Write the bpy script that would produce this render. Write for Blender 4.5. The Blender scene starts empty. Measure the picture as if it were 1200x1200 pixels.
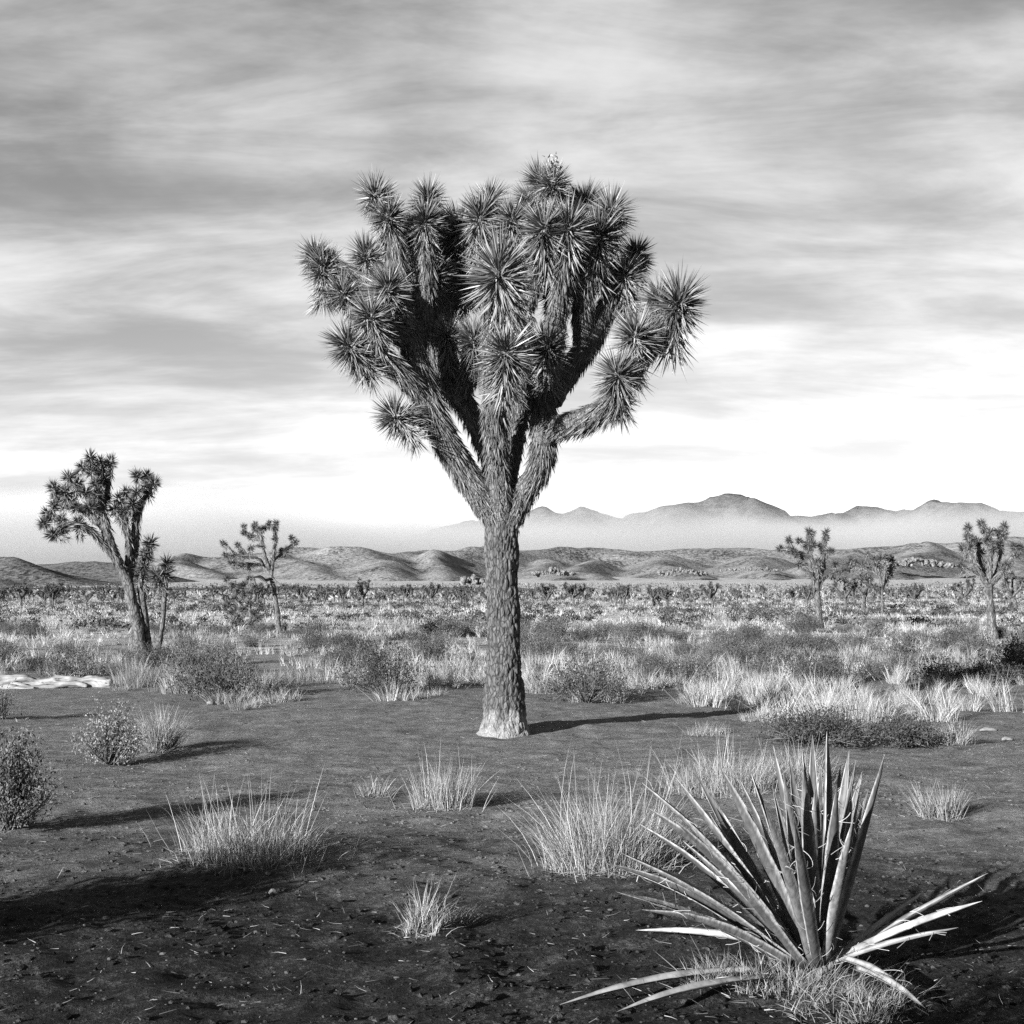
import bpy, math, random
import numpy as np
from mathutils import Vector, Matrix

# ------------------------------------------------------------------ camera
sc = bpy.context.scene
F, PITCH, CAMZ = 1714.0, math.atan(90 / 1714.0), 1.6      # focal length in photo pixels (1200 px frame)
cam = bpy.data.cameras.new("camera")
cam.sensor_width = 36.0
cam.lens = F / 1200 * 36.0
cam.clip_start, cam.clip_end = 0.05, 30000
cam_ob = bpy.data.objects.new("camera", cam)
sc.collection.objects.link(cam_ob)
cam_ob.location = (0, 0, CAMZ)
cam_ob.rotation_euler = (math.pi / 2 + PITCH, 0, 0)
sc.camera = cam_ob

# ------------------------------------------------------------------ world (black and white film: the sky through a red filter)
SUN_EL = math.radians(14.0)
SUN_AZ = (-0.67, -0.742)          # horizontal direction towards the sun
EXPOSURE = 2.3
w = bpy.data.worlds.new("World"); sc.world = w; w.use_nodes = True
nt = w.node_tree; nt.nodes.clear()
def N(t, **kw):
    n = nt.nodes.new(t)
    for k, v in kw.items(): setattr(n, k, v)
    return n
def L(a, b): nt.links.new(a, b)
def mth(op, a, b=None, c=None, clamp=False):
    n = N('ShaderNodeMath', operation=op); n.use_clamp = clamp
    for i, v in enumerate((a, b, c)):
        if v is None: continue
        if isinstance(v, (int, float)): n.inputs[i].default_value = v
        else: L(v, n.inputs[i])
    return n.outputs[0]
sky = N('ShaderNodeTexSky', sky_type='NISHITA', sun_disc=False)
sky.sun_elevation = SUN_EL
sky.sun_rotation = math.atan2(SUN_AZ[0], SUN_AZ[1])
sky.air_density, sky.dust_density, sky.ozone_density = 1.0, 0.3, 1.0
sep = N('ShaderNodeSeparateColor'); L(sky.outputs[0], sep.inputs[0])
tc = N('ShaderNodeTexCoord'); sxyz = N('ShaderNodeSeparateXYZ'); L(tc.outputs['Generated'], sxyz.inputs[0])
zz = mth('ADD', mth('MAXIMUM', sxyz.outputs[2], 0.0), 0.22)
comb = N('ShaderNodeCombineXYZ'); L(mth('DIVIDE', sxyz.outputs[0], zz), comb.inputs[0]); L(mth('DIVIDE', sxyz.outputs[1], zz), comb.inputs[1])
def cloud(scale, sx, sy, rot, off, detail, rough, dist):
    mp = N('ShaderNodeMapping'); mp.inputs['Scale'].default_value = (sx, sy, 1); mp.inputs['Rotation'].default_value = (0, 0, rot); mp.inputs['Location'].default_value = off
    L(comb.outputs[0], mp.inputs[0])
    nz = N('ShaderNodeTexNoise'); L(mp.outputs[0], nz.inputs['Vector'])
    nz.inputs['Scale'].default_value = scale; nz.inputs['Detail'].default_value = detail; nz.inputs['Roughness'].default_value = rough; nz.inputs['Distortion'].default_value = dist
    return nz.outputs[0]
def smooth(v, a, b):
    n = N('ShaderNodeMapRange', interpolation_type='SMOOTHSTEP'); L(v, n.inputs[0]); n.inputs[1].default_value = a; n.inputs[2].default_value = b
    return n.outputs[0]
big = cloud(2.1, 0.7, 1.0, 0.3, (3.1, 1.7, 0), 6, 0.55, 0.25)
fine = cloud(3.6, 0.55, 1.4, 0.42, (7.3, 2.2, 4), 9, 0.62, 0.35)
cov = smooth(mth('ADD', mth('MULTIPLY', big, 0.62), mth('MULTIPLY', fine, 0.38)), 0.37, 0.68)
CLEAR, CLOUD = 0.66, 2.2
skyv = mth('MULTIPLY', sep.outputs[0], CLEAR)
mixv = mth('ADD', skyv, mth('MULTIPLY', cov, CLOUD))
cc = N('ShaderNodeCombineColor')
for i in range(3): L(mixv, cc.inputs[i])
bg = N('ShaderNodeBackground'); L(cc.outputs[0], bg.inputs[0]); bg.inputs[1].default_value = 0.05
out = N('ShaderNodeOutputWorld'); L(bg.outputs[0], out.inputs[0])

sun = bpy.data.lights.new("sun", 'SUN'); sun.energy = 5.0; sun.angle = math.radians(0.5); sun.color = (1, 1, 1)
sun_ob = bpy.data.objects.new("sun", sun); sc.collection.objects.link(sun_ob)
sdir = Vector((SUN_AZ[0] * math.cos(SUN_EL), SUN_AZ[1] * math.cos(SUN_EL), math.sin(SUN_EL))).normalized()
sun_ob.rotation_euler = (-sdir).to_track_quat('-Z', 'Y').to_euler()
sun_ob.location = (-20, -20, 15)

vs = sc.view_settings
vs.view_transform = 'Standard'; vs.look = 'None'; vs.exposure = EXPOSURE; vs.gamma = 1.0; vs.use_curve_mapping = False
sc.display_settings.display_device = 'sRGB'
sc.cycles.use_denoising = False      # the photograph is grainy film
sc.cycles.max_bounces = 6
sc.cycles.volume_bounces = 1
sc.cycles.volume_step_rate = 0.6
sc.cycles.volume_max_steps = 96

# ------------------------------------------------------------------ helpers
C = sc.collection
rng = np.random.default_rng(11)
def V3(a): return np.asarray(a, float)
FWD = np.array([0, math.cos(PITCH), math.sin(PITCH)]); UP = np.array([0, -math.sin(PITCH), math.cos(PITCH)])
def ray(px, py): return FWD + np.array([1.0, 0, 0]) * (px - 600) / F + UP * (600 - py) / F
def at(px, py, Y):
    d = ray(px, py); return np.array([0, 0, CAMZ]) + d * (Y / d[1])

_P = np.random.default_rng(5).random(65536)
def _h(ix, iy, iz):
    k = (ix.astype(np.int64) * 73856093) ^ (iy.astype(np.int64) * 19349663) ^ (iz.astype(np.int64) * 83492791)
    k = (k ^ (k >> 13)) * 1274126177
    return _P[((k ^ (k >> 16)) & 65535)]
def vnoise(x, y, z=None):
    x = np.asarray(x, float); y = np.asarray(y, float); z = np.zeros_like(x) if z is None else np.asarray(z, float) + 0 * x
    ix, iy, iz = np.floor(x), np.floor(y), np.floor(z)
    fx, fy, fz = x - ix, y - iy, z - iz
    ux, uy, uz = fx * fx * (3 - 2 * fx), fy * fy * (3 - 2 * fy), fz * fz * (3 - 2 * fz)
    r = 0
    for dx in (0, 1):
        for dy in (0, 1):
            for dz in (0, 1):
                r = r + _h(ix + dx, iy + dy, iz + dz) * np.abs(1 - dx - ux) * np.abs(1 - dy - uy) * np.abs(1 - dz - uz)
    return r * 2 - 1
def fbm(x, y, z=None, o=4, gain=0.5):
    r, a, f = 0, 1.0, 1.0
    for k in range(o):
        r = r + a * vnoise(x * f + 17.3 * k, y * f - 9.1 * k, None if z is None else z * f)
        a *= gain; f *= 2.03
    return r
def ridged(x, y, o=5):
    r, a, f, wgt = 0, 1.0, 1.0, 1.0
    for k in range(o):
        n = (1 - np.abs(vnoise(x * f + 31.7 * k, y * f + 11.9 * k))) ** 2 * wgt
        r = r + a * n; wgt = np.clip(n * 1.6, 0, 1); a *= 0.5; f *= 2.1
    return r
def sstep(a, b, x):
    t = np.clip((x - a) / (b - a), 0, 1); return t * t * (3 - 2 * t)
def worley(x, y, z):
    ix, iy, iz = np.floor(x), np.floor(y), np.floor(z)
    d1 = np.full(x.shape, 9.0); d2 = np.full(x.shape, 9.0)
    for dx in (-1, 0, 1):
        for dy in (-1, 0, 1):
            for dz in (-1, 0, 1):
                cx, cy, cz = ix + dx, iy + dy, iz + dz
                d = np.sqrt((cx + _h(cx, cy, cz) - x) ** 2 + (cy + _h(cx + 57, cy, cz) - y) ** 2 + (cz + _h(cx, cy + 91, cz) - z) ** 2)
                d2 = np.minimum(d2, np.maximum(d1, d)); d1 = np.minimum(d1, d)
    return d1, d2

def terrain(x, y):
    x = np.asarray(x, float); y = np.asarray(y, float)
    dist = np.hypot(x, y)
    z = 0.10 * fbm(x / 9.0, y / 9.0, o=2) + 0.028 * fbm(x / 1.3 + 5, y / 1.3, o=3)
    z = z + 0.000010 * np.clip(dist - 150, 0, None) ** 2 * (dist < 1500) + (dist >= 1500) * (18.2 + (dist - 1500) * 0.0)
    micro = np.clip(1 - np.hypot(x, y - 8) / 24, 0, 1) ** 0.7
    rough = 1.0 + 0.9 * np.clip((10 - y) / 4, 0, 1)
    z = z + micro * rough * (0.013 * fbm(x / 0.26, y / 0.26, o=3) + 0.012 * np.abs(vnoise(x / 0.11, y / 0.11)))
    return z * np.clip(dist / 5.0, 0.2, 1)
def ground(px, py):
    d = ray(px, py); z = 0.0
    for _ in range(6):
        t = (z - CAMZ) / d[2]; p = np.array([0, 0, CAMZ]) + d * t
        z = float(terrain(p[0], p[1]))
    return p

def mesh(name, V, faces, mats, midx=None, smooth=False, attr=None):
    """faces: list of int arrays (n,3) or (n,4)"""
    me = bpy.data.meshes.new(name)
    V = np.asarray(V, np.float32)
    faces = [np.asarray(f, np.int32) for f in faces if len(f)]
    nf = sum(len(f) for f in faces); nl = sum(f.size for f in faces)
    me.vertices.add(len(V)); me.vertices.foreach_set('co', V.ravel())
    me.loops.add(nl); me.polygons.add(nf)
    me.loops.foreach_set('vertex_index', np.concatenate([f.ravel() for f in faces]))
    tot = np.concatenate([np.full(len(f), f.shape[1], np.int32) for f in faces])
    st = np.zeros(nf, np.int32); st[1:] = np.cumsum(tot)[:-1]
    me.polygons.foreach_set('loop_start', st); me.polygons.foreach_set('loop_total', tot)
    if midx is not None: me.polygons.foreach_set('material_index', np.asarray(midx, np.int32))
    me.polygons.foreach_set('use_smooth', np.full(nf, smooth, bool))
    for m in (mats if isinstance(mats, (list, tuple)) else [mats]): me.materials.append(m)
    if attr is not None:
        at_ = me.attributes.new('margin', 'FLOAT', 'POINT'); at_.data.foreach_set('value', np.asarray(attr, np.float32))
    me.update(calc_edges=True); me.validate()
    return me
def link(name, data, parent=None, loc=None):
    o = bpy.data.objects.new(name, data); C.objects.link(o)
    if parent is not None: o.parent = parent
    if loc is not None: o.location = loc
    return o
def tag(o, label=None, cat=None, group=None, kind=None):
    if label: o['label'] = label
    if cat: o['category'] = cat
    if group: o['group'] = group
    if kind: o['kind'] = kind
    return o
def empty(name, loc, label, cat, group=None):
    o = link(name, None, None, tuple(loc)); o.empty_display_size = 0.2
    return tag(o, label, cat, group)
def copy_tree(src, loc, rz, s, label=None, group=None):
    r = src.copy(); C.objects.link(r); r.location = tuple(loc); r.rotation_euler = (0, 0, rz)
    r.scale = s if isinstance(s, (tuple, list)) else (s, s, s)
    if label: r['label'] = label
    if group: r['group'] = group
    for ch in KIDS.get(src.name, ()):
        c = ch.copy(); C.objects.link(c); c.parent = r
    return r
KIDS = {}

class Bag:
    def __init__(s): s.V, s.F, s.M, s.n = [], [], [], 0
    def add(s, V, faces, m=0):
        for f in faces:
            s.F.append(np.asarray(f) + s.n); s.M.append(np.full(len(f), m))
        s.V.append(V); s.n += len(V)
    def mesh(s, name, mats, smooth=False):
        tri = [f for f in s.F]
        return mesh(name, np.concatenate(s.V), tri, mats, np.concatenate(s.M), smooth)

def unit(a): return a / np.maximum(np.linalg.norm(a, axis=-1, keepdims=True), 1e-9)

def blades(base, d, length, width, bend, nseg=3, r=rng, keel=0.0, shape='taper'):
    """tapered curved strips; base, d, bend (n,3); length, width (n,)"""
    n = len(base); d = unit(d)
    side = unit(np.cross(d, r.normal(size=(n, 3))))
    ts = np.linspace(0, 1, nseg + 1)
    rows = []
    for t in ts[:-1]:
        c = base + d * (length * t)[:, None] + bend * (t * t)
        wd = width * (1 - t) ** 0.6 * 0.5
        rows.append(np.stack([c - side * wd[:, None], c + side * wd[:, None]], 1))
    tip = (base + d * length[:, None] + bend)[:, None, :]
    V = np.concatenate(rows + [tip], 1)                  # n, 2*nseg+1, 3
    k = 2 * nseg + 1
    off = (np.arange(n) * k)[:, None]
    quads = [off + np.array([2 * i, 2 * i + 1, 2 * i + 3, 2 * i + 2]) for i in range(nseg - 1)]
    tris = off + np.array([2 * nseg - 2, 2 * nseg - 1, 2 * nseg])
    return V.reshape(-1, 3), ([np.concatenate(quads)] if quads else []) + [tris]

def daggers(base, d, length, width, r=rng):
    """V-section spear leaves, 2 triangles each"""
    n = len(base); d = unit(d)
    side = unit(np.cross(d, r.normal(size=(n, 3)))); up = np.cross(side, d)
    wv = side * (width * 0.5)[:, None]
    mid = base + d * (length * 0.3)[:, None]
    V = np.stack([mid - wv, base - up * (width * 0.3)[:, None], mid + wv, base + d * length[:, None]], 1).reshape(-1, 3)
    o = (np.arange(n) * 4)[:, None]
    return V, [np.concatenate([o + np.array([0, 1, 3]), o + np.array([1, 2, 3])])]

def catmull(P, step):
    P = np.asarray(P, float)
    Q = np.vstack([2 * P[0] - P[1], P, 2 * P[-1] - P[-2]])
    outp = []
    for i in range(1, len(Q) - 2):
        n = max(2, int(np.linalg.norm(Q[i + 1][:3] - Q[i][:3]) / step))
        t = np.linspace(0, 1, n, endpoint=False)[:, None]
        a, b, c, d = Q[i - 1], Q[i], Q[i + 1], Q[i + 2]
        outp.append(0.5 * (2 * b + (c - a) * t + (2 * a - 5 * b + 4 * c - d) * t ** 2 + (3 * b - a - 3 * c + d) * t ** 3))
    outp.append(P[-1:])
    return np.vstack(outp)
def frames(c):
    t = unit(np.gradient(c, axis=0))
    a = np.array([1.0, 0, 0]) if abs(t[0][0]) < 0.8 else np.array([0, 1.0, 0])
    u = []
    prev = a
    for k in range(len(c)):
        prev = prev - t[k] * np.dot(prev, t[k]); prev = prev / max(np.linalg.norm(prev), 1e-9); u.append(prev)
    u = np.array(u); return t, u, np.cross(t, u)
def tube(P, step, nseg, disp=None, cap=True):
    """P rows x,y,z,radius -> V, faces, centreline"""
    S = catmull(P, step); c, rad = S[:, :3], np.maximum(S[:, 3], 0.001)
    t, u, v = frames(c)
    th = np.linspace(0, 2 * math.pi, nseg, endpoint=False)
    nrm = u[:, None, :] * np.cos(th)[None, :, None] + v[:, None, :] * np.sin(th)[None, :, None]
    V = c[:, None, :] + nrm * rad[:, None, None]
    if disp is not None:
        V = V + nrm * disp(V, rad[:, None])[..., None]
    m = len(c); V = V.reshape(-1, 3)
    i = np.arange(m - 1)[:, None] * nseg; j = np.arange(nseg)[None, :]; j2 = (j + 1) % nseg
    q = np.stack([i + j, i + j2, i + nseg + j2, i + nseg + j], -1).reshape(-1, 4)
    faces = [q]
    if cap:
        V = np.vstack([V, c[-1] + t[-1] * rad[-1] * 0.4, c[0]]); k = len(V)
        j = np.arange(nseg)
        faces.append(np.stack([(m - 1) * nseg + j, (m - 1) * nseg + (j + 1) % nseg, np.full(nseg, k - 2)], -1))
        faces.append(np.stack([(j + 1) % nseg, j, np.full(nseg, k - 1)], -1))
    return V, faces, S

# ------------------------------------------------------------------ materials (all neutral: the picture is black and white)
def material(name, build):
    m = bpy.data.materials.new(name); m.use_nodes = True
    t = m.node_tree; b = t.nodes['Principled BSDF']
    b.inputs['Specular IOR Level'].default_value = 0.15
    build(t, b); return m
def nd(t, kind, **kw):
    n = t.nodes.new(kind)
    for k, v in kw.items():
        if k in n.inputs: n.inputs[k].default_value = v
        else: setattr(n, k, v)
    return n
ALB = 0.6      # film and red filter: everything but the pale hills reads this much darker
def grey_ramp(t, src, stops, k_=None):
    r = nd(t, 'ShaderNodeValToRGB'); e = r.color_ramp.elements
    while len(e) < len(stops): e.new(0.5)
    k_ = ALB if k_ is None else k_
    for k, (p, v) in enumerate(stops): e[k].position = p; e[k].color = (v * k_, v * k_, v * k_, 1)
    t.links.new(src, r.inputs[0]); return r.outputs[0]
def noise(t, scale, detail=4, rough=0.55, coord='Object', scl=(1, 1, 1), dist=0.0):
    tcn = nd(t, 'ShaderNodeTexCoord'); mp = nd(t, 'ShaderNodeMapping'); mp.inputs['Scale'].default_value = scl
    t.links.new(tcn.outputs[coord], mp.inputs[0])
    n = nd(t, 'ShaderNodeTexNoise', Scale=scale, Detail=detail, Roughness=rough, Distortion=dist)
    t.links.new(mp.outputs[0], n.inputs['Vector']); return n.outputs[0]
def vmath(t, op, a, b=None, clamp=False):
    n = nd(t, 'ShaderNodeMath', operation=op); n.use_clamp = clamp
    for i, v in enumerate((a, b)):
        if v is None: continue
        if isinstance(v, (int, float)): n.inputs[i].default_value = v
        else: t.links.new(v, n.inputs[i])
    return n.outputs[0]
def mixv_(t, f, a, b):
    n = nd(t, 'ShaderNodeMix', data_type='FLOAT')
    for i, v in ((0, f), (2, a), (3, b)):
        if isinstance(v, (int, float)): n.inputs[i].default_value = v
        else: t.links.new(v, n.inputs[i])
    return n.outputs[0]
def srange(t, v, a, b, c=0.0, d=1.0):
    n = nd(t, 'ShaderNodeMapRange', interpolation_type='SMOOTHSTEP'); t.links.new(v, n.inputs[0])
    for i, x in enumerate((a, b, c, d)): n.inputs[i + 1].default_value = x
    return n.outputs[0]
def leafy(name, lo, hi, rough=0.6, per='island', spec=0.2, trans=0.0):
    def b(t, p):
        g = nd(t, 'ShaderNodeNewGeometry'); oi = nd(t, 'ShaderNodeObjectInfo')
        v = vmath(t, 'FRACT', vmath(t, 'ADD', g.outputs['Random Per Island'], vmath(t, 'MULTIPLY', oi.outputs['Random'], 0.15)))
        col = grey_ramp(t, v, [(0.0, lo), (0.6, (lo + hi) * 0.5), (1.0, hi)])
        t.links.new(col, p.inputs['Base Color']); p.inputs['Roughness'].default_value = rough; p.inputs['Specular IOR Level'].default_value = spec
        if trans:
            tr = nd(t, 'ShaderNodeBsdfTranslucent'); t.links.new(col, tr.inputs[0])
            mx = nd(t, 'ShaderNodeMixShader'); mx.inputs[0].default_value = trans
            t.links.new(p.outputs[0], mx.inputs[1]); t.links.new(tr.outputs[0], mx.inputs[2])
            t.links.new(mx.outputs[0], t.nodes['Material Output'].inputs[0])
    return material(name, b)
M_live = leafy('live_leaf', 0.04, 0.22, 0.45, spec=0.3)
M_far_leaf = leafy('far_leaf', 0.02, 0.10, 0.6)
M_mid_leaf = leafy('mid_leaf', 0.015, 0.11, 0.5, spec=.2)
M_dead = leafy('dead_leaf', 0.06, 0.32, 0.7)
M_thatch = leafy('bark_thatch', 0.04, 0.20, 0.8)
M_grass = leafy('dry_grass', 0.14, 0.52, 0.7, trans=0.12)
M_grass_near = leafy('near_grass', 0.06, 0.40, 0.7, trans=0.1)
M_grass_dim = leafy('dull_grass', 0.08, 0.30, 0.7, trans=0.12)
M_straw = leafy('pale_straw', 0.18, 0.50, 0.7)
M_shrub = leafy('shrub_leaf', 0.015, 0.06, 0.7)
M_shrub2 = leafy('grey_shrub_leaf', 0.04, 0.13, 0.7)
M_twig = leafy('twig', 0.05, 0.12, 0.8)
M_pebble = leafy('pebble', 0.012, 0.075, 0.8)

def bark(t, p, base_pale=False, lo=0.035, hi=0.13, sc_=26.0):
    n1 = noise(t, sc_, 5, 0.65, scl=(1, 1, 0.35))
    tcn = nd(t, 'ShaderNodeTexCoord'); mp = nd(t, 'ShaderNodeMapping'); mp.inputs['Scale'].default_value = (1, 1, 0.32)
    t.links.new(tcn.outputs['Object'], mp.inputs[0])
    vo = nd(t, 'ShaderNodeTexVoronoi', feature='DISTANCE_TO_EDGE', Scale=sc_ * 1.15); t.links.new(mp.outputs[0], vo.inputs['Vector'])
    edge = srange(t, vo.outputs['Distance'], 0.0, 0.14)
    v = vmath(t, 'MULTIPLY', vmath(t, 'ADD', vmath(t, 'MULTIPLY', edge, 0.6), 0.4), n1)
    col = grey_ramp(t, v, [(0.12, lo * .5), (0.42, (lo + hi) / 2), (0.62, hi * 1.25)])
    if base_pale:
        s = nd(t, 'ShaderNodeSeparateXYZ'); t.links.new(tcn.outputs['Object'], s.inputs[0])
        n2 = noise(t, 7.0, 3, 0.6, scl=(1, 1, 0.5))
        hgt = vmath(t, 'SUBTRACT', s.outputs[2], vmath(t, 'MULTIPLY', vmath(t, 'SUBTRACT', n2, 0.33), 0.95))
        f = srange(t, hgt, -0.10, 0.14, 0.85, 0.0)
        n3 = noise(t, 60.0, 4, 0.7)
        mx = nd(t, 'ShaderNodeMix', data_type='RGBA'); t.links.new(f, mx.inputs[0]); t.links.new(col, mx.inputs[6])
        t.links.new(grey_ramp(t, n3, [(0.3, 0.11), (0.7, 0.32)]), mx.inputs[7]); col = mx.outputs[2]
    t.links.new(col, p.inputs['Base Color']); p.inputs['Roughness'].default_value = 0.9
    bp = nd(t, 'ShaderNodeBump', Strength=0.9, Distance=0.02); t.links.new(v, bp.inputs['Height']); t.links.new(bp.outputs[0], p.inputs['Normal'])
M_bark = material('bark', lambda t, p: bark(t, p, True, .025, .095))
M_limb = material('limb_bark', lambda t, p: bark(t, p, False, 0.04, 0.15, 34.0))
M_bark_far = material('far_bark', lambda t, p: bark(t, p, False, 0.03, 0.12, 14.0))

def drift(t, p):
    n1 = noise(t, 9.0, 5, 0.65, scl=(0.3, 1, 1.4)); n2 = noise(t, 34.0, 4, 0.65, scl=(0.12, 1, 1))
    v = vmath(t, 'ADD', vmath(t, 'MULTIPLY', n1, 0.35), vmath(t, 'MULTIPLY', n2, 0.65))
    t.links.new(grey_ramp(t, v, [(0.37, 0.02), (0.43, 0.15), (0.7, 0.27)]), p.inputs['Base Color'])
    bp = nd(t, 'ShaderNodeBump', Strength=0.8, Distance=0.02); t.links.new(v, bp.inputs['Height']); t.links.new(bp.outputs[0], p.inputs['Normal'])
M_drift = material('bleached_wood', drift)

def soil(t, p):
    tcn = nd(t, 'ShaderNodeTexCoord'); s = nd(t, 'ShaderNodeSeparateXYZ'); t.links.new(tcn.outputs['Object'], s.inputs[0])
    big_ = noise(t, 0.45, 4, 0.6); med = noise(t, 4.0, 6, 0.7); fin = noise(t, 26.0, 5, 0.75); grit = noise(t, 95.0, 3, 0.8)
    v = vmath(t, 'ADD', vmath(t, 'MULTIPLY', med, 0.38), vmath(t, 'ADD', vmath(t, 'MULTIPLY', fin, 0.36), vmath(t, 'MULTIPLY', grit, 0.26)))
    sand = grey_ramp(t, v, [(0.38, 0.055), (0.5, 0.18), (0.62, 0.36)])
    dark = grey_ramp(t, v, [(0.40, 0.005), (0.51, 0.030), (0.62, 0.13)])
    # the near ground is coloured darker, giving way in ragged patches towards the tree
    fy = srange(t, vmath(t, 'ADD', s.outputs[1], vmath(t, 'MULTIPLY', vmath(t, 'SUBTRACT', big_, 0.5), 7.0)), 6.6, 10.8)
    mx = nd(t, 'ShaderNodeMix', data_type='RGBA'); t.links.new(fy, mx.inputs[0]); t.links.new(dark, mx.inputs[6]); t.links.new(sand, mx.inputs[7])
    # far plain: dry grass litter and scrub too small to tell apart
    far = srange(t, s.outputs[1], 22.0, 60.0)
    f1 = noise(t, 0.16, 5, 0.65, scl=(0.5, 1.4, 1)); f2 = noise(t, 1.1, 4, 0.6, scl=(0.6, 1.2, 1))
    pl = grey_ramp(t, vmath(t, 'ADD', vmath(t, 'MULTIPLY', f1, 0.5), vmath(t, 'MULTIPLY', f2, 0.5)), [(0.36, 0.12), (0.5, 0.36), (0.62, 0.62)])
    mx2 = nd(t, 'ShaderNodeMix', data_type='RGBA'); t.links.new(far, mx2.inputs[0]); t.links.new(mx.outputs[2], mx2.inputs[6]); t.links.new(pl, mx2.inputs[7])
    t.links.new(mx2.outputs[2], p.inputs['Base Color']); p.inputs['Roughness'].default_value = 0.95; p.inputs['Specular IOR Level'].default_value = 0.05
    bp = nd(t, 'ShaderNodeBump', Strength=1.0, Distance=0.13); t.links.new(v, bp.inputs['Height']); t.links.new(bp.outputs[0], p.inputs['Normal'])
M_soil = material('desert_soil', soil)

def hillmat(t, p, kk=.8):
    n1 = noise(t, 0.02, 6, 0.65); n2 = noise(t, 0.30, 3, 0.75)
    v = vmath(t, 'ADD', vmath(t, 'MULTIPLY', n1, 0.4), vmath(t, 'MULTIPLY', n2, 0.6))
    t.links.new(grey_ramp(t, v, [(0.40, 0.03), (0.48, 0.13), (0.58, 0.21)], kk), p.inputs['Base Color']); p.inputs['Roughness'].default_value = 1.0; p.inputs['Specular IOR Level'].default_value = 0.0
    bp = nd(t, 'ShaderNodeBump', Strength=0.8, Distance=3.0); t.links.new(v, bp.inputs['Height']); t.links.new(bp.outputs[0], p.inputs['Normal'])
M_hill = material('scrub_hillside', lambda t, p: hillmat(t, p, .72))
M_hill_brush = material('brushy_hillside', lambda t, p: hillmat(t, p, .40))
def mountmat(t, p):
    n1 = noise(t, 0.03, 8, 0.75)
    t.links.new(grey_ramp(t, n1, [(0.36, 0.05), (0.5, 0.10), (0.65, 0.15)]), p.inputs['Base Color']); p.inputs['Roughness'].default_value = 1.0; p.inputs['Specular IOR Level'].default_value = 0.0
    bp = nd(t, 'ShaderNodeBump', Strength=0.8, Distance=14.0); t.links.new(n1, bp.inputs['Height']); t.links.new(bp.outputs[0], p.inputs['Normal'])
M_mount = material('far_mountain', mountmat)
def rockmat(t, p):
    n1 = noise(t, 0.9, 6, 0.65)
    t.links.new(grey_ramp(t, n1, [(0.35, 0.04), (0.5, 0.12), (0.7, 0.24)]), p.inputs['Base Color']); p.inputs['Roughness'].default_value = 0.95
    bp = nd(t, 'ShaderNodeBump', Strength=0.8, Distance=0.3); t.links.new(n1, bp.inputs['Height']); t.links.new(bp.outputs[0], p.inputs['Normal'])
M_rock = material('granite', rockmat)

# ------------------------------------------------------------------ ground
def axis(lo, hi, u0, u1, step, g0, g1):
    mid = list(np.arange(u0, u1, step)); up, dn = [], []
    d, p = step, mid[-1]
    while p < hi: d *= g1; p += d; up.append(p)
    d, p = step, mid[0]
    while p > lo: d *= g0; p -= d; dn.append(p)
    return np.array(dn[::-1] + mid + up)
gx = axis(-9000, 9000, -3.6, 4.2, 0.048, 1.085, 1.085); gy = axis(-3000, 11000, 4.0, 14.0, 0.046, 1.15, 1.035)
X, Y = np.meshgrid(gx, gy)
Z = terrain(X, Y)
nx, ny = len(gx), len(gy)
i = np.arange(ny - 1)[:, None] * nx; j = np.arange(nx - 1)[None, :]
q = np.stack([i + j, i + j + 1, i + nx + j + 1, i + nx + j], -1).reshape(-1, 4)
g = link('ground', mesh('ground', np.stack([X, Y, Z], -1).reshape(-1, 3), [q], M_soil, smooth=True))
tag(g, 'dark sandy desert floor of open soil and grit running back to the hills', 'ground', kind='structure')

# ------------------------------------------------------------------ hills and mountains
def ridge_field(X, Y, ridges, slope, round_):
    H = np.full(X.shape, -50.0)
    for rd in ridges:
        P = np.array([at(px, py, yy) for px, py, yy in rd])
        S = catmull(P, 25.0)
        for a, b in zip(S[:-1], S[1:]):
            ab = b[:2] - a[:2]; l2 = max(ab @ ab, 1e-6)
            t = np.clip(((X - a[0]) * ab[0] + (Y - a[1]) * ab[1]) / l2, 0, 1)
            d = np.hypot(X - a[0] - t * ab[0], Y - a[1] - t * ab[1])
            hc = np.maximum(a[2] + t * (b[2] - a[2]) - 2.0, 1.0); h = 2.0 + hc * (np.exp(-(np.sqrt(d * d + round_ ** 2) - round_) * slope * 1.25 / hc) * 1.06 - .06)
            H = np.maximum(H, h)
    return H
def relief(name, x0, x1, y0, y1, n, m, ridges, slope, round_, namp, nscale, mat, label):
    xs, ys = np.linspace(x0, x1, n), np.linspace(y0, y1, m)
    X, Y = np.meshgrid(xs, ys)
    wx = X + namp * 2.2 * fbm(X / nscale, Y / nscale, o=3); wy = Y + namp * 2.2 * fbm(X / nscale + 40, Y / nscale, o=3)
    H = ridge_field(wx, wy, ridges, slope, round_)
    base = terrain(X, Y)
    up = np.clip((H - base) / (6 * namp), 0, 1)
    H = H + up * namp * (ridged(X / nscale, Y / nscale, 5) - 0.9) + up * namp * 0.25 * fbm(X / nscale * 6, Y / nscale * 6, o=3)
    H = np.maximum(H, base - 2.5)
    ed = np.minimum.reduce([X - x0, x1 - X, Y - y0, y1 - Y]) / 60.0
    H = np.where(ed < 1, base - 2.5 + (H - base + 2.5) * np.clip(ed, 0, 1), H)
    i = np.arange(m - 1)[:, None] * n; j = np.arange(n - 1)[None, :]
    q = np.stack([i + j, i + j + 1, i + n + j + 1, i + n + j], -1).reshape(-1, 4)
    o = link(name, mesh(name, np.stack([X, Y, H], -1).reshape(-1, 3), [q], mat, smooth=True))
    return tag(o, label, 'hill', kind='structure')
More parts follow.
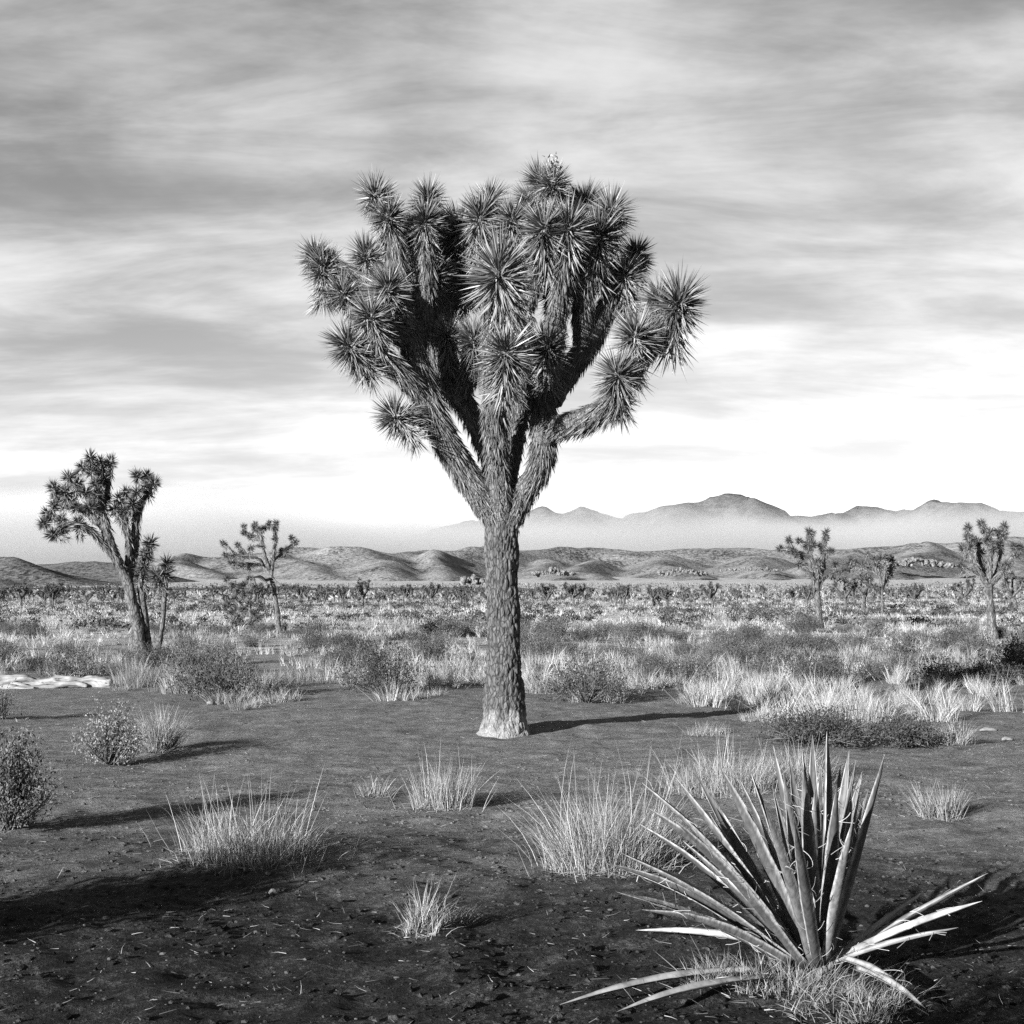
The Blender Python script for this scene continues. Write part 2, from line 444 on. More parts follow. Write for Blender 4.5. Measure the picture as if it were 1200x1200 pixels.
near_hills = [
    [(-160, 640, 900), (-60, 650, 800), (20, 657, 760), (60, 672, 700), (100, 692, 640)],
    [(-80, 668, 640), (-10, 682, 600), (25, 697, 560)],
    [(40, 660, 1000), (95, 657, 950), (140, 668, 880), (170, 688, 800)],
]
mid_hills = [
    [(60, 663, 1300), (140, 657, 1300), (205, 654, 1300), (235, 647, 1350), (262, 650, 1350), (330, 645, 1300), (385, 639, 1250), (415, 638, 1250), (445, 646, 1250), (500, 645, 1300), (545, 642, 1350), (600, 645, 1400)],
    [(205, 655, 1250), (225, 672, 1080), (262, 688, 940)],
    [(325, 648, 1250), (348, 662, 1120), (392, 683, 960)],
    [(410, 640, 1200), (432, 655, 1100), (452, 672, 980)],
    [(500, 646, 1250), (520, 664, 1080), (535, 684, 940)],
    [(600, 646, 1400), (680, 642, 1500), (740, 646, 1500), (800, 642, 1500), (870, 640, 1500), (940, 646, 1500), (1010, 640, 1500), (1080, 632, 1500), (1150, 628, 1500), (1230, 622, 1500), (1320, 625, 1500)],
    [(635, 655, 1350), (650, 670, 1120), (665, 684, 950)],
    [(700, 655, 1350), (690, 668, 1150), (720, 684, 950)],
    [(780, 650, 1400), (800, 664, 1150), (830, 684, 950)],
    [(880, 648, 1400), (905, 664, 1150), (930, 684, 950)],
    [(985, 645, 1400), (970, 664, 1150), (1000, 684, 950)],
    [(1080, 636, 1400), (1062, 652, 1200), (1090, 682, 950)],
    [(1170, 632, 1400), (1190, 655, 1150), (1210, 682, 950)],
]
far_mounts = [
    [(480, 622, 4600), (560, 615, 4600), (622, 606, 4600), (645, 598, 4500), (666, 603, 4500), (688, 595, 4500), (718, 602, 4500), (750, 597, 4400), (790, 584, 4300), (825, 581, 4300), (860, 583, 4300), (895, 597, 4300), (930, 603, 4400), (975, 602, 4500), (1010, 597, 4500), (1060, 599, 4500), (1112, 588, 4300), (1145, 594, 4300), (1180, 606, 4300), (1260, 612, 4300)],
    [(820, 583, 4250), (800, 605, 3900), (770, 640, 3500)],
    [(870, 588, 4250), (905, 612, 3900), (920, 640, 3500)],
    [(1112, 590, 4250), (1090, 612, 3900), (1080, 645, 3500)],
    [(690, 598, 4450), (675, 615, 4100), (660, 645, 3600)],
]
relief('hills', -620, 60, 420, 1100, 240, 240, near_hills, 0.36, 8, 6.0, 110.0, M_hill_brush, 'dark low hills with shadowed gullies behind the leaning multi-trunk tree')
relief('hills', -800, 1150, 700, 1900, 400, 260, mid_hills, 0.36, 10, 8.0, 130.0, M_hill, 'grey scrub covered hills along the back of the plain')
relief('mountains', -1500, 2600, 3000, 5600, 320, 200, far_mounts, 0.5, 30, 26.0, 420.0, M_mount, 'distant flat topped mountains rising above the fog bank')

# ------------------------------------------------------------------ fog bank lying between the hills and the mountains
def fogbuild():
    m = bpy.data.materials.new('fog'); m.use_nodes = True; t = m.node_tree
    t.nodes.remove(t.nodes['Principled BSDF'])
    pv = nd(t, 'ShaderNodeVolumePrincipled'); pv.inputs['Color'].default_value = (0.6, 0.6, 0.6, 1); pv.inputs['Anisotropy'].default_value = 0.25
    tcn = nd(t, 'ShaderNodeTexCoord'); s = nd(t, 'ShaderNodeSeparateXYZ'); t.links.new(tcn.outputs['Object'], s.inputs[0])
    n1 = noise(t, 0.0022, 4, 0.55, scl=(1, 0.7, 2.0)); n2 = noise(t, 0.0075, 5, 0.6, scl=(0.7, 0.7, 2.0))
    top = vmath(t, 'ADD', vmath(t, 'MULTIPLY', vmath(t, 'SUBTRACT', n1, 0.5), 80.0), vmath(t, 'MULTIPLY', vmath(t, 'SUBTRACT', n2, 0.5), 55.0))
    top = vmath(t, 'ADD', vmath(t, 'ADD', top, 104.0), vmath(t, 'MULTIPLY', s.outputs[0], -0.01))
    h = vmath(t, 'SUBTRACT', top, s.outputs[2])
    dn = vmath(t, 'MULTIPLY', srange(t, h, -6.0, 40.0), srange(t, s.outputs[2], 15.0, 60.0))
    t.links.new(vmath(t, 'MULTIPLY', dn, 0.0065), pv.inputs['Density'])
    t.links.new(pv.outputs[0], t.nodes['Material Output'].inputs['Volume'])
    return m
def boxmesh(name, lo, hi, mat):
    V = np.array([[x, y, z] for x in (lo[0], hi[0]) for y in (lo[1], hi[1]) for z in (lo[2], hi[2])])
    Q = [[0, 1, 3, 2], [4, 6, 7, 5], [0, 4, 5, 1], [2, 3, 7, 6], [0, 2, 6, 4], [1, 5, 7, 3]]
    return mesh(name, V, [np.array(Q)], mat)
fog = link('fog_bank', boxmesh('fog_bank', (-2400, 1620, 8), (2400, 2420, 190), fogbuild()))
tag(fog, 'pale low fog bank lying between the hills and the distant mountains', 'fog', kind='stuff')

# ------------------------------------------------------------------ rosettes of spear leaves
def rosette_mesh(name, n_live, n_dead, wmul, r, L0=0.30, mats=None):
    B = Bag()
    ca = 1 - r.random(n_live) ** 0.85 * 1.45                # cos of the angle to the axis
    ph = r.random(n_live) * 2 * math.pi; sa = np.sqrt(1 - ca ** 2)
    d = np.stack([sa * np.cos(ph), sa * np.sin(ph), ca], -1)
    z = -0.02 - 0.10 * (1 - ca) + r.normal(size=n_live) * 0.015
    base = np.stack([0.03 * np.cos(ph), 0.03 * np.sin(ph), z], -1)
    V, f = daggers(base, d + r.normal(size=d.shape) * 0.07, L0 * (0.72 + 0.36 * r.random(n_live)), 0.017 * wmul * (0.7 + 0.6 * r.random(n_live)), r); B.add(V, f, 0)
    ph = r.random(n_dead) * 2 * math.pi; zz_ = -0.06 - 0.46 * r.random(n_dead) ** 1.1
    an = np.radians(108 + 58 * r.random(n_dead))
    d = np.stack([np.sin(an) * np.cos(ph), np.sin(an) * np.sin(ph), np.cos(an)], -1)
    base = np.stack([0.05 * np.cos(ph), 0.05 * np.sin(ph), zz_], -1)
    V, f = daggers(base, d + r.normal(size=d.shape) * 0.12, L0 * (0.5 + 0.45 * r.random(n_dead)), 0.016 * wmul * (0.7 + 0.6 * r.random(n_dead)), r); B.add(V, f, 1)
    return B.mesh(name, mats or [M_live, M_dead])
R_NEAR = [rosette_mesh('leaf_rosette', 320, 330, 0.95, rng) for _ in range(5)]
R_MID = [rosette_mesh('leaf_rosette', 120, 80, 1.7, rng, mats=[M_mid_leaf, M_thatch]) for _ in range(4)]
R_FAR = [rosette_mesh('leaf_rosette', 50, 28, 2.8, rng, mats=[M_mid_leaf, M_thatch]) for _ in range(3)]

def bark_disp(amp, freq):
    def f(V, rad):
        sh = V.shape[:2]; P = V.reshape(-1, 3)
        d1, d2 = worley(P[:, 0] * freq, P[:, 1] * freq, P[:, 2] * freq * 0.34)
        e = np.clip((d2 - d1) * 2.2, 0, 1) ** 0.7
        n = fbm(P[:, 0] * 6, P[:, 1] * 6, P[:, 2] * 3, o=2)
        return ((e - 0.6) * amp + n * amp * 0.8).reshape(sh)
    return f

def joshua(name, conv, Yb, limbs, heads, label, group=None, lod=0, thatch=900, sc_px=1.0, head_r=32.0, base=None, seed=1, skirts=True):
    """limbs: lists of (x, y, dY, width) in picture units traced off the tree; heads: (x, y, dY[, r])"""
    r = np.random.default_rng(seed)
    if base is None: base = at(*conv(limbs[0][0][0], limbs[0][0][1]), Yb)
    base = np.array([base[0], base[1], float(terrain(base[0], base[1]))])
    root = empty(name, base, label, 'joshua tree', group)
    def P(x, y, dy, wd=None):
        a, b = conv(x, y); p = at(a, b, Yb + dy) - base
        return np.append(p, (wd * sc_px * 0.5) * Yb / F) if wd is not None else p
    ros = (R_NEAR, R_MID, R_FAR)[lod]
    allc = []
    for k, lb in enumerate(limbs):
        Q = np.array([P(*n_) for n_ in lb])
        if k == 0: Q[0][2] = -0.08
        if lod == 0:
            step, ns = (0.012, 132) if k == 0 else (0.02, 44)
            amp = 0.024 if k == 0 else 0.016
            Vt, f, S = tube(Q, step, ns, bark_disp(amp, 22.0 if k == 0 else 26.0))
        else:
            Vt, f, S = tube(Q, 0.08, 16 if k == 0 else 10, lambda V, rad: rad * 0.22 * fbm(V[..., 0] * 9, V[..., 1] * 9, V[..., 2] * 5, o=2))
        link('trunk' if k == 0 else 'branch', mesh('trunk' if k == 0 else 'branch', Vt, f, (M_bark if k == 0 else M_limb) if lod == 0 else M_bark_far, smooth=True), root)
        allc.append(S)
    # reflexed dead leaves along the limbs
    B = Bag()
    for k, S in enumerate(allc):
        if k == 0 or thatch <= 0: continue
        t, u, v = frames(S[:, :3]); seg = np.linalg.norm(np.diff(S[:, :3], axis=0), axis=1)
        area = float((seg * S[:-1, 3]).sum() * 2 * math.pi)
        n = int(area * thatch)
        if n < 4: continue
        wt = seg * S[:-1, 3] * np.clip(np.linspace(0, 1, len(seg)) * 4 - .25, .02, 1); ii = r.choice(len(seg), n, p=wt / wt.sum())
        th = r.random(n) * 2 * math.pi
        rad = u[ii] * np.cos(th)[:, None] + v[ii] * np.sin(th)[:, None]
        b = S[ii, :3] + rad * (S[ii, 3] * 0.97)[:, None] + t[ii] * (r.random(n) * 0.03)[:, None]
        frac = ii / max(1, len(seg))
        ln = (0.035 + 0.14 * np.clip(frac * 1.4, 0, 1) + 0.05 * r.random(n)) * (1.0 if lod == 0 else 1.3)
        d = -t[ii] + rad * (0.18 + 0.35 * r.random(n))[:, None] + r.normal(size=(n, 3)) * 0.14 + np.array([0, 0, -0.25])
        Vl, f = daggers(b, d, ln, 0.012 * (1.0 if lod == 0 else 2.0) * (0.7 + 0.6 * r.random(n)), r); B.add(Vl, f)
    if B.n: tag(link('dead_leaf_thatch', B.mesh('dead_leaf_thatch', [M_thatch]), root), kind='stuff')
    # heads: the leaf rosettes, each reached by a short stem from the nearest limb end
    ends = np.vstack([S[len(S) // 3:, :3] for S in allc[1:]] or [allc[0][:, :3]])
    SB = Bag()
    for h in heads:
        p = P(*h[:3]); rp = h[3] if len(h) > 3 else head_r
        size = rp * sc_px * Yb / F
        dd = np.linalg.norm(ends - p, axis=1) + np.clip(ends[:, 2] - p[2] + 0.1, 0, 9) * 1.2
        e = ends[np.argmin(dd)]
        ax = p - e; ln = np.linalg.norm(ax)
        axn = ax / ln if ln > 0.04 else np.array([0, 0, 1.0])
        axis_ = unit(axn * 0.9 + np.array([0, 0, 0.75]) + r.normal(size=3) * 0.12)
        if ln > size * 0.5:
            mid = (e + p) / 2 + np.array([0, 0, -0.05 * ln])
            rr = size * 0.20
            Vt, f, S = tube(np.array([[*e, rr * 1.1], [*mid, rr], [*(p - axis_ * size * 0.3), rr]]), 0.05, 12 if lod == 0 else 7, bark_disp(0.012, 26) if lod == 0 else None)
            link('stem', mesh('stem', Vt, f, M_limb if lod == 0 else M_bark_far, smooth=True), root)
            if lod == 0:
                t, u, v = frames(S[:, :3]); n = int(ln * 420); ii = r.integers(0, len(S), n); th = r.random(n) * 2 * math.pi
                rad = u[ii] * np.cos(th)[:, None] + v[ii] * np.sin(th)[:, None]
                Vl, f = daggers(S[ii, :3] + rad * rr, -t[ii] + rad * (0.3 + 0.5 * r.random(n))[:, None] + r.normal(size=(n, 3)) * 0.15, 0.16 + 0.1 * r.random(n), np.full(n, 0.013), r); SB.add(Vl, f)
        o = link('leaf_rosette', ros[int(r.integers(len(ros)))], root, tuple(p))
        qd = Vector((0, 0, 1)).rotation_difference(Vector(axis_))
        o.rotation_mode = 'QUATERNION'
        from mathutils import Quaternion
        o.rotation_quaternion = qd @ Quaternion((0, 0, 1), float(r.random() * 6.28))
        s = size / 0.30; o.scale = (s, s, s * (0.9 + 0.25 * float(r.random())))
    if SB.n: tag(link('stem_skirt', SB.mesh('stem_skirt', [M_dead]), root), kind='stuff')
    return root, P

one = lambda x, y: (x, y)
# the big tree
Lm = [
 [(591, 869, 0, 84), (591, 861, 0, 64), (591, 848, 0, 52), (591, 830, 0, 46), (591, 800, 0, 43), (590, 740, 0, 40), (589, 680, 0, 39), (588, 622, 0, 39), (589, 598, 0, 34), (591, 572, 0, 18), (592, 556, 0, 6)],
 [(588, 650, 0, 14), (584, 614, 0, 30), (567, 584, -.05, 34), (541, 548, -.15, 31), (519, 508, -.25, 29), (500, 465, -.3, 28), (488, 425, -.3, 25), (478, 390, -.35, 22), (466, 362, -.4, 18), (455, 340, -.5, 14)],
 [(508, 492, -.2, 22), (490, 486, -.4, 20), (466, 484, -.5, 14)],
 [(500, 474, -.3, 22), (478, 445, -.5, 21), (452, 420, -.6, 18), (418, 404, -.7, 13)],
 [(482, 402, -.3, 20), (458, 386, -.6, 16), (437, 369, -.8, 12)],
 [(478, 388, -.3, 20), (450, 360, 0, 17), (420, 346, .1, 15), (403, 340, .1, 12)],
 [(466, 364, -.3, 18), (430, 332, .2, 16), (400, 314, .2, 13), (380, 303, .2, 10)],
 [(470, 352, -.2, 17), (444, 316, .3, 15), (430, 298, .3, 11)],
 [(478, 384, -.2, 20), (470, 330, .2, 18), (461, 280, .3, 16), (450, 240, .3, 11)],
 [(488, 424, -.1, 22), (495, 370, .2, 20), (500, 320, .4, 18), (499, 262, .4, 12)],
 [(588, 620, .05, 12), (586, 588, .1, 20), (577, 556, .2, 18), (566, 518, .3, 20), (549, 480, .4, 24), (526, 447, .5, 26), (513, 415, .6, 24), (508, 370, .6, 20), (507, 325, .6, 13)],
 [(528, 452, .5, 22), (526, 420, .3, 18), (525, 394, .1, 12)],
 [(540, 474, .4, 22), (550, 430, .2, 20), (553, 400, 0, 13)],
 [(512, 410, .6, 22), (528, 345, .9, 19), (537, 295, .9, 16), (540, 262, .8, 11)],
 [(589, 655, 0, 12), (589, 615, -.04, 26), (587, 585, -.14, 29), (583, 548, -.25, 24), (580, 490, -.45, 25), (579, 440, -.65, 22), (578, 400, -.7, 20), (578, 350, -.9, 18), (581, 316, -1.1, 12)],
 [(582, 480, -.55, 22), (588, 440, -.95, 19), (593, 412, -1.25, 13)],
 [(594, 620, .05, 12), (598, 588, .1, 18), (600, 555, .1, 14), (603, 525, .1, 20), (606, 485, .1, 25), (609, 430, .1, 24), (612, 380, .2, 22), (608, 320, .3, 19), (602, 260, .3, 12)],
 [(611, 400, .2, 21), (592, 330, .5, 18), (570, 272, .5, 15), (564, 252, .5, 11)],
 [(612, 378, .2, 20), (629, 320, .2, 17), (637, 268, .0, 11)],
 [(590, 648, 0, 14), (596, 612, -.03, 29), (613, 580, -.1, 29), (629, 556, -.15, 26), (637, 525, -.2, 26), (637, 490, -.2, 27), (634, 458, -.25, 25), (636, 435, -.35, 21), (641, 406, -.5, 13)],
 [(634, 470, -.2, 24), (647, 430, .1, 23), (652, 380, .2, 20), (660, 320, .1, 17), (666, 266, 0, 11)],
 [(645, 430, .1, 20), (652, 320, .6, 17), (651, 250, .7, 14), (648, 216, .7, 10)],
 [(634, 514, -.25, 24), (655, 501, -.45, 27), (680, 494, -.65, 26), (705, 482, -.8, 25), (724, 462, -.9, 21), (726, 436, -1.0, 13)],
 [(716, 474, -.8, 21), (735, 440, -.7, 19), (745, 398, -.7, 12)],
 [(733, 444, -.7, 19), (760, 412, -.6, 19), (781, 380, -.55, 17), (797, 348, -.5, 11)],
 [(770, 396, -.55, 17), (773, 350, -.25, 12)],
 [(646, 470, .2, 26), (670, 430, .4, 27), (692, 400, .5, 25), (712, 358, .6, 21), (730, 322, .6, 12)],
 [(684, 412, .5, 25), (683, 360, .4, 23), (690, 310, .3, 19), (704, 268, .3, 12)],
 [(715, 352, .6, 18), (740, 310, .9, 15), (746, 294, .9, 10)],
]
Hd = [
 (453, 330, -.55, 34), (457, 482, -.5, 30), (403, 398, -.75, 33), (413, 404, -.3, 26), (432, 362, -.85, 32), (397, 336, .1, 30), (381, 305, .2, 28), (368, 296, .4, 28),
 (427, 292, .35, 27), (455, 246, .2, 30), (437, 222, .45, 30), (499, 250, .3, 30), (503, 226, .6, 28), (507, 314, .55, 30), (525, 385, .0, 24), (553, 392, -.1, 28),
 (539, 258, .7, 34), (563, 245, .4, 36), (581, 305, -1.15, 46), (594, 403, -1.35, 40), (600, 249, .25, 31), (577, 228, .9, 28), (637, 257, -.1, 36), (642, 398, -.55, 32),
 (666, 257, -.1, 36), (648, 208, .7, 30), (630, 206, .9, 28), (724, 430, -1.05, 33), (746, 383, -.75, 35), (798, 342, -.5, 37), (773, 342, -.2, 30), (730, 314, .55, 34),
 (746, 292, .9, 27), (703, 265, .25, 36), (717, 240, .5, 36),
 (535, 300, 1.2, 32), (620, 232, 1.1, 30), (690, 232, 1.1, 30), (520, 262, 1.3, 30), (474, 290, 1.0, 30), (612, 292, .6, 34), (682, 284, 1.2, 32), (640, 300, .7, 34), (487, 340, .8, 30), (560, 330, 1.0, 34),
 (478, 268, .9, 26), (590, 350, .7, 30), (655, 335, .9, 30), (700, 318, 1.0, 28),
]
big_tree, PT = joshua('joshua_tree', one, 16.0, Lm, Hd, 'large bushy joshua tree with thick bare trunk standing alone on open soil', seed=3)
# dried flower stalk on the topmost head
def fs_mesh(V, f): return mesh('flower_stalk', V, f, M_straw, smooth=True)
fs = Bag(); a0 = PT(648, 206, .7); a1 = PT(652, 184, .7)
Vt, f, S = tube(np.array([[*a0, .012], [*((a0 + a1) / 2), .011], [*a1, .006]]), 0.03, 6); stalk = link('flower_stalk', fs_mesh(Vt, f), big_tree)
pods = rng.normal(size=(70, 3)) * np.array([.045, .045, .07]) + (a0 * 0.5 + a1 * 0.5)
Vl, f = daggers(pods, rng.normal(size=(70, 3)) + np.array([0, 0, .3]), rng.uniform(.04, .08, 70), np.full(70, .03)); fs.add(Vl, f)
tag(link('seed_pods', fs.mesh('seed_pods', [M_dead]), stalk), kind='stuff')

def zc(ox, oy, s): return lambda x, y: (ox + x / s, oy + y / s)
# leaning multi-trunk tree
c1 = zc(40, 520, 4.615)
L1 = [
 [(580, 1125, 0, 78), (562, 1000, 0, 68), (530, 860, 0, 62), (508, 760, 0, 58), (495, 700, 0, 50)],
 [(505, 750, 0, 52), (455, 640, -.1, 50), (410, 540, -.2, 48), (388, 440, -.2, 44), (372, 370, -.1, 36), (350, 260, 0, 26), (345, 170, .1, 20)],
 [(450, 630, -.1, 42), (370, 540, -.3, 36), (310, 470, -.4, 30), (230, 430, -.6, 26), (150, 450, -.7, 22), (95, 485, -.8, 16)],
 [(395, 480, -.2, 36), (300, 380, .1, 28), (220, 330, .2, 24), (130, 330, .3, 20), (75, 370, .3, 14)],
 [(385, 420, -.1, 32), (300, 300, .3, 26), (230, 240, .4, 22), (180, 190, .4, 16)],
 [(370, 360, 0, 30), (395, 250, .3, 24), (410, 120, .3, 16)],
 [(505, 740, .1, 46), (535, 620, .2, 46), (545, 500, .2, 44), (556, 400, .2, 36), (582, 320, .2, 28), (640, 215, .2, 16)],
 [(560, 390, .2, 32), (530, 310, .1, 28), (500, 260, .1, 18)],
 [(500, 660, .1, 30), (515, 560, 0, 30), (482, 410, 0, 26), (440, 350, 0, 20)],
 [(482, 410, 0, 24), (490, 340, 0, 20), (460, 290, 0, 14)],
]
H1 = [(300, 62, .1), (350, 85, .2), (415, 85, .3), (265, 112, .4), (190, 168, .4), (100, 218, .5), (172, 245, .1), (110, 318, .3), (62, 372, .3), (48, 436, 0), (85, 486, -.8), (220, 335, -.2), (330, 200, -.2), (378, 180, .1), (300, 135, 0), (240, 205, .6), (338, 262, -.3), (150, 400, -.5), (200, 300, .5), (270, 250, -.2), (390, 290, .3), (165, 455, -.7), (360, 130, .4), (125, 250, .7), (290, 330, -.4), (240, 420, -.6), (320, 310, .2),
      (552, 162, .2), (606, 165, .3), (655, 197, .2), (490, 252, .1), (560, 250, -.2), (604, 232, 0), (540, 312, -.3), (455, 292, 0), (430, 342, 0), (486, 352, -.1)]
joshua('joshua_tree', c1, 36.5, L1, H1, 'leaning joshua tree with forked dark trunk and its crown swept to one side', lod=1, thatch=260, sc_px=1 / 4.615, head_r=50, seed=4, group=None)
L1b = [[(622, 1105, .3, 40), (602, 950, .3, 38), (578, 800, .3, 38), (582, 700, .3, 34), (598, 600, .3, 28), (628, 520, .3, 18)]]
joshua('joshua_tree', c1, 36.3, L1b, [(632, 520, .3, 58), (612, 580, .3, 56), (592, 640, .3, 60), (578, 700, .3, 62)], 'slender single stem joshua tree with shaggy top close beside the leaning tree', lod=1, sc_px=1 / 4.615, seed=5)
L1c = [[(655, 1115, 0, 32), (690, 1010, 0, 28), (702, 870, 0, 26), (712, 750, 0, 26), (722, 650, 0, 20)], [(705, 800, 0, 22), (675, 730, 0, 22), (660, 690, 0, 14)]]
joshua('joshua_tree', c1, 36.0, L1c, [(728, 630, 0, 56), (720, 690, 0, 58), (656, 695, 0, 52), (665, 735, 0, 50)], 'thin young joshua tree with two drooping heads, shortest of the leaning clump', lod=1, sc_px=1 / 4.615, seed=6)

c2 = zc(250, 600, 8.0)
L2 = [
 [(615, 1140, 0, 54), (602, 950, 0, 48), (576, 780, 0, 43), (552, 660, 0, 44), (542, 600, 0, 42)],
 [(545, 620, 0, 36), (555, 480, 0, 36), (575, 350, 0, 30), (580, 240, 0, 28), (570, 150, 0, 20)],
 [(540, 620, 0, 30), (490, 640, -.3, 26), (440, 605, -.5, 24), (350, 612, -.7, 18)],
 [(545, 600, 0, 34), (465, 510, .3, 30), (400, 490, .4, 28), (300, 482, .5, 25), (200, 478, .6, 18)],
 [(470, 500, .2, 28), (430, 440, 0, 24), (330, 425, -.2, 22), (200, 390, -.4, 19), (130, 310, -.4, 14)],
 [(330, 425, -.2, 20), (290, 365, -.2, 18), (235, 305, -.2, 13)],
 [(530, 540, 0, 32), (482, 400, -.2, 30), (465, 300, -.2, 28), (440, 200, -.2, 24), (420, 150, -.2, 16)],
 [(462, 320, -.2, 24), (405, 318, -.4, 20), (358, 330, -.4, 14)],
 [(466, 300, -.1, 24), (400, 230, .2, 22), (330, 200, .3, 20), (290, 185, .3, 13)],
 [(558, 450, 0, 30), (622, 410, .2, 26), (700, 340, .3, 22), (755, 285, .3, 14)],
 [(552, 620, 0, 28), (600, 660, -.2, 22), (655, 690, -.3, 14)],
]
H2 = [(590, 90, 0), (520, 100, .2), (582, 150, -.2), (485, 140, 0), (340, 612, -.7), (190, 470, .6), (250, 490, .4), (155, 460, .6), (85, 280, -.4), (105, 400, -.4), (180, 392, -.2), (222, 296, -.2), (432, 150, -.2), (380, 140, 0), (392, 105, .2), (350, 330, -.4), (280, 190, .3), (335, 225, .1), (290, 125, .5), (735, 232, .4), (780, 275, .3), (640, 350, .2), (690, 345, .1), (660, 690, -.3), (405, 700, -.8), (330, 530, .5), (260, 370, -.2), (575, 240, -.2)]
joshua('joshua_tree', c2, 55.0, L2, H2, 'open branched joshua tree with slim trunk and many small tufts before the hills', lod=1, thatch=120, sc_px=1 / 8.0, head_r=46, seed=7)
L2b = [[(345, 1085, 0, 34), (350, 1000, 0, 32), (345, 920, 0, 30), (335, 860, 0, 24)], [(350, 980, 0, 28), (400, 920, 0, 28), (440, 850, 0, 18)], [(360, 1010, 0, 26), (400, 1000, 0, 24), (430, 970, -.2, 18)], [(345, 940, 0, 26), (260, 880, .3, 22), (190, 800, .4, 18)], [(340, 900, 0, 24), (300, 780, .4, 20), (260, 680, .4, 16)], [(340, 960, 0, 22), (250, 950, .2, 20), (170, 930, .2, 14)]]
H2b = [(335, 850, 0), (440, 850, 0), (430, 985, -.2), (345, 1040, -.3), (370, 930, -.2), (190, 800, .4), (250, 680, .4), (170, 930, .2), (300, 660, .5), (230, 740, .4), (150, 860, .3), (260, 840, .4), (220, 980, .1), (300, 760, .4), (270, 900, .0), (120, 620, .5), (350, 740, .3), (180, 680, .5), (110, 880, .4), (190, 1030, 0)]
joshua('joshua_tree', c2, 56.5, L2b, H2b, 'low bushy joshua tree branching from the ground next to the open branched one', lod=1, thatch=200, sc_px=1 / 8.0, head_r=46, seed=8)
L2c = [[(660, 1140, 0, 30), (664, 1100, 0, 30), (670, 1060, 0, 22)]]
joshua('joshua_sprout', c2, 54.6, L2c, [(670, 1050, 0, 42), (664, 1095, 0, 42)], 'small dark joshua sprout at the foot of the open branched tree', lod=1, sc_px=1 / 8.0, seed=9)

c3 = zc(900, 605, 7.5)
L3 = [
 [(456, 1005, 0, 64), (442, 800, 0, 58), (434, 650, 0, 50), (430, 560, 0, 44)],
 [(432, 580, 0, 30), (375, 515, -.2, 28), (320, 450, -.3, 28), (280, 415, -.3, 18)],
 [(430, 580, 0, 40), (408, 460, .1, 44), (382, 375, .1, 34), (300, 330, 0, 28), (230, 300, -.2, 18)],
 [(405, 420, .1, 30), (365, 300, .2, 26), (360, 200, .2, 20), (360, 130, .2, 14)],
 [(432, 560, 0, 36), (438, 450, -.2, 36), (442, 385, -.2, 24)],
 [(440, 580, 0, 34), (488, 450, .2, 30), (490, 340, .2, 25), (500, 240, .2, 18), (510, 160, .2, 13)],
 [(455, 650, 0, 24), (478, 570, .1, 20), (545, 512, .2, 18), (600, 480, .2, 14), (680, 468, .3, 10)],
 [(598, 480, .2, 14), (590, 420, .2, 10)],
]
H3 = [(265, 410, -.3), (215, 290, -.2), (170, 285, .1), (100, 275, .2), (182, 200, .2), (262, 208, .1), (365, 260, .2), (370, 180, .3), (355, 120, .2), (395, 135, .2), (440, 375, -.2), (445, 420, -.2), (460, 250, .3), (512, 130, .2), (512, 180, .2), (560, 292, .3), (590, 405, .2), (690, 468, .3), (380, 650, -.2, 34), (240, 320, -.3), (330, 240, .3), (410, 240, 0), (480, 290, .2), (300, 340, .2)]
joshua('joshua_tree', c3, 57.0, L3, H3, 'stout pale trunk joshua tree with one long bare side arm', lod=1, thatch=140, sc_px=1 / 7.5, head_r=50, seed=10)
L4 = [
 [(1004, 885, 0, 26), (1003, 750, 0, 24), (1000, 640, 0, 26), (992, 570, 0, 26)],
 [(1000, 640, 0, 26), (1040, 540, .3, 28), (1078, 460, .4, 28), (1096, 385, .4, 18)],
 [(995, 600, 0, 26), (982, 520, 0, 24), (965, 440, 0, 18)],
 [(995, 690, 0, 18), (935, 630, -.3, 20), (860, 590, -.5, 17), (812, 540, -.6, 12)],
 [(985, 540, .2, 20), (900, 470, .6, 17), (800, 430, .9, 14), (720, 390, 1.2, 10)],
 [(1010, 610, 0, 22), (1030, 480, -.2, 20), (1030, 380, -.2, 14)],
]
H4 = [(1096, 375, .4), (1090, 495, .4), (1045, 520, .3), (950, 415, 0), (990, 400, .3), (1030, 345, -.2), (1020, 450, .2), (808, 535, -.6), (940, 610, -.3), (895, 532, -.1), (730, 380, 1.2), (825, 420, .9), (690, 412, 1.3), (692, 465, 1.2), (770, 400, 1.0), (890, 430, .6), (1070, 360, .2), (930, 370, .3), (985, 350, .2), (1085, 430, .5), (880, 320, .8, 30)]
joshua('joshua_tree', c3, 88.0, L4, H4, 'slim distant joshua tree with wide ragged crown standing among the far scrub', lod=2, thatch=60, sc_px=1 / 7.5, head_r=50, seed=11)
c4 = zc(1100, 600, 5.45)
L5 = [
 [(352, 818, 0, 62), (338, 700, 0, 52), (327, 550, 0, 48), (322, 460, 0, 46)],
 [(320, 480, 0, 36), (280, 420, -.1, 34), (232, 330, -.2, 24), (200, 240, -.2, 16), (185, 120, 0, 12)],
 [(316, 460, 0, 36), (287, 370, .2, 36), (268, 280, .3, 34), (250, 195, .3, 20)],
 [(325, 460, 0, 36), (326, 330, 0, 34), (334, 220, 0, 24), (310, 110, .1, 14)],
 [(335, 460, 0, 34), (388, 400, -.2, 34), (432, 335, -.2, 18)],
 [(345, 440, .1, 26), (386, 330, .3, 20), (396, 230, .3, 18), (400, 120, .3, 13)],
 [(390, 405, .1, 22), (455, 330, .3, 18), (490, 240, .3, 13)],
 [(270, 410, -.1, 22), (200, 360, -.3, 18), (140, 335, -.3, 12)],
]
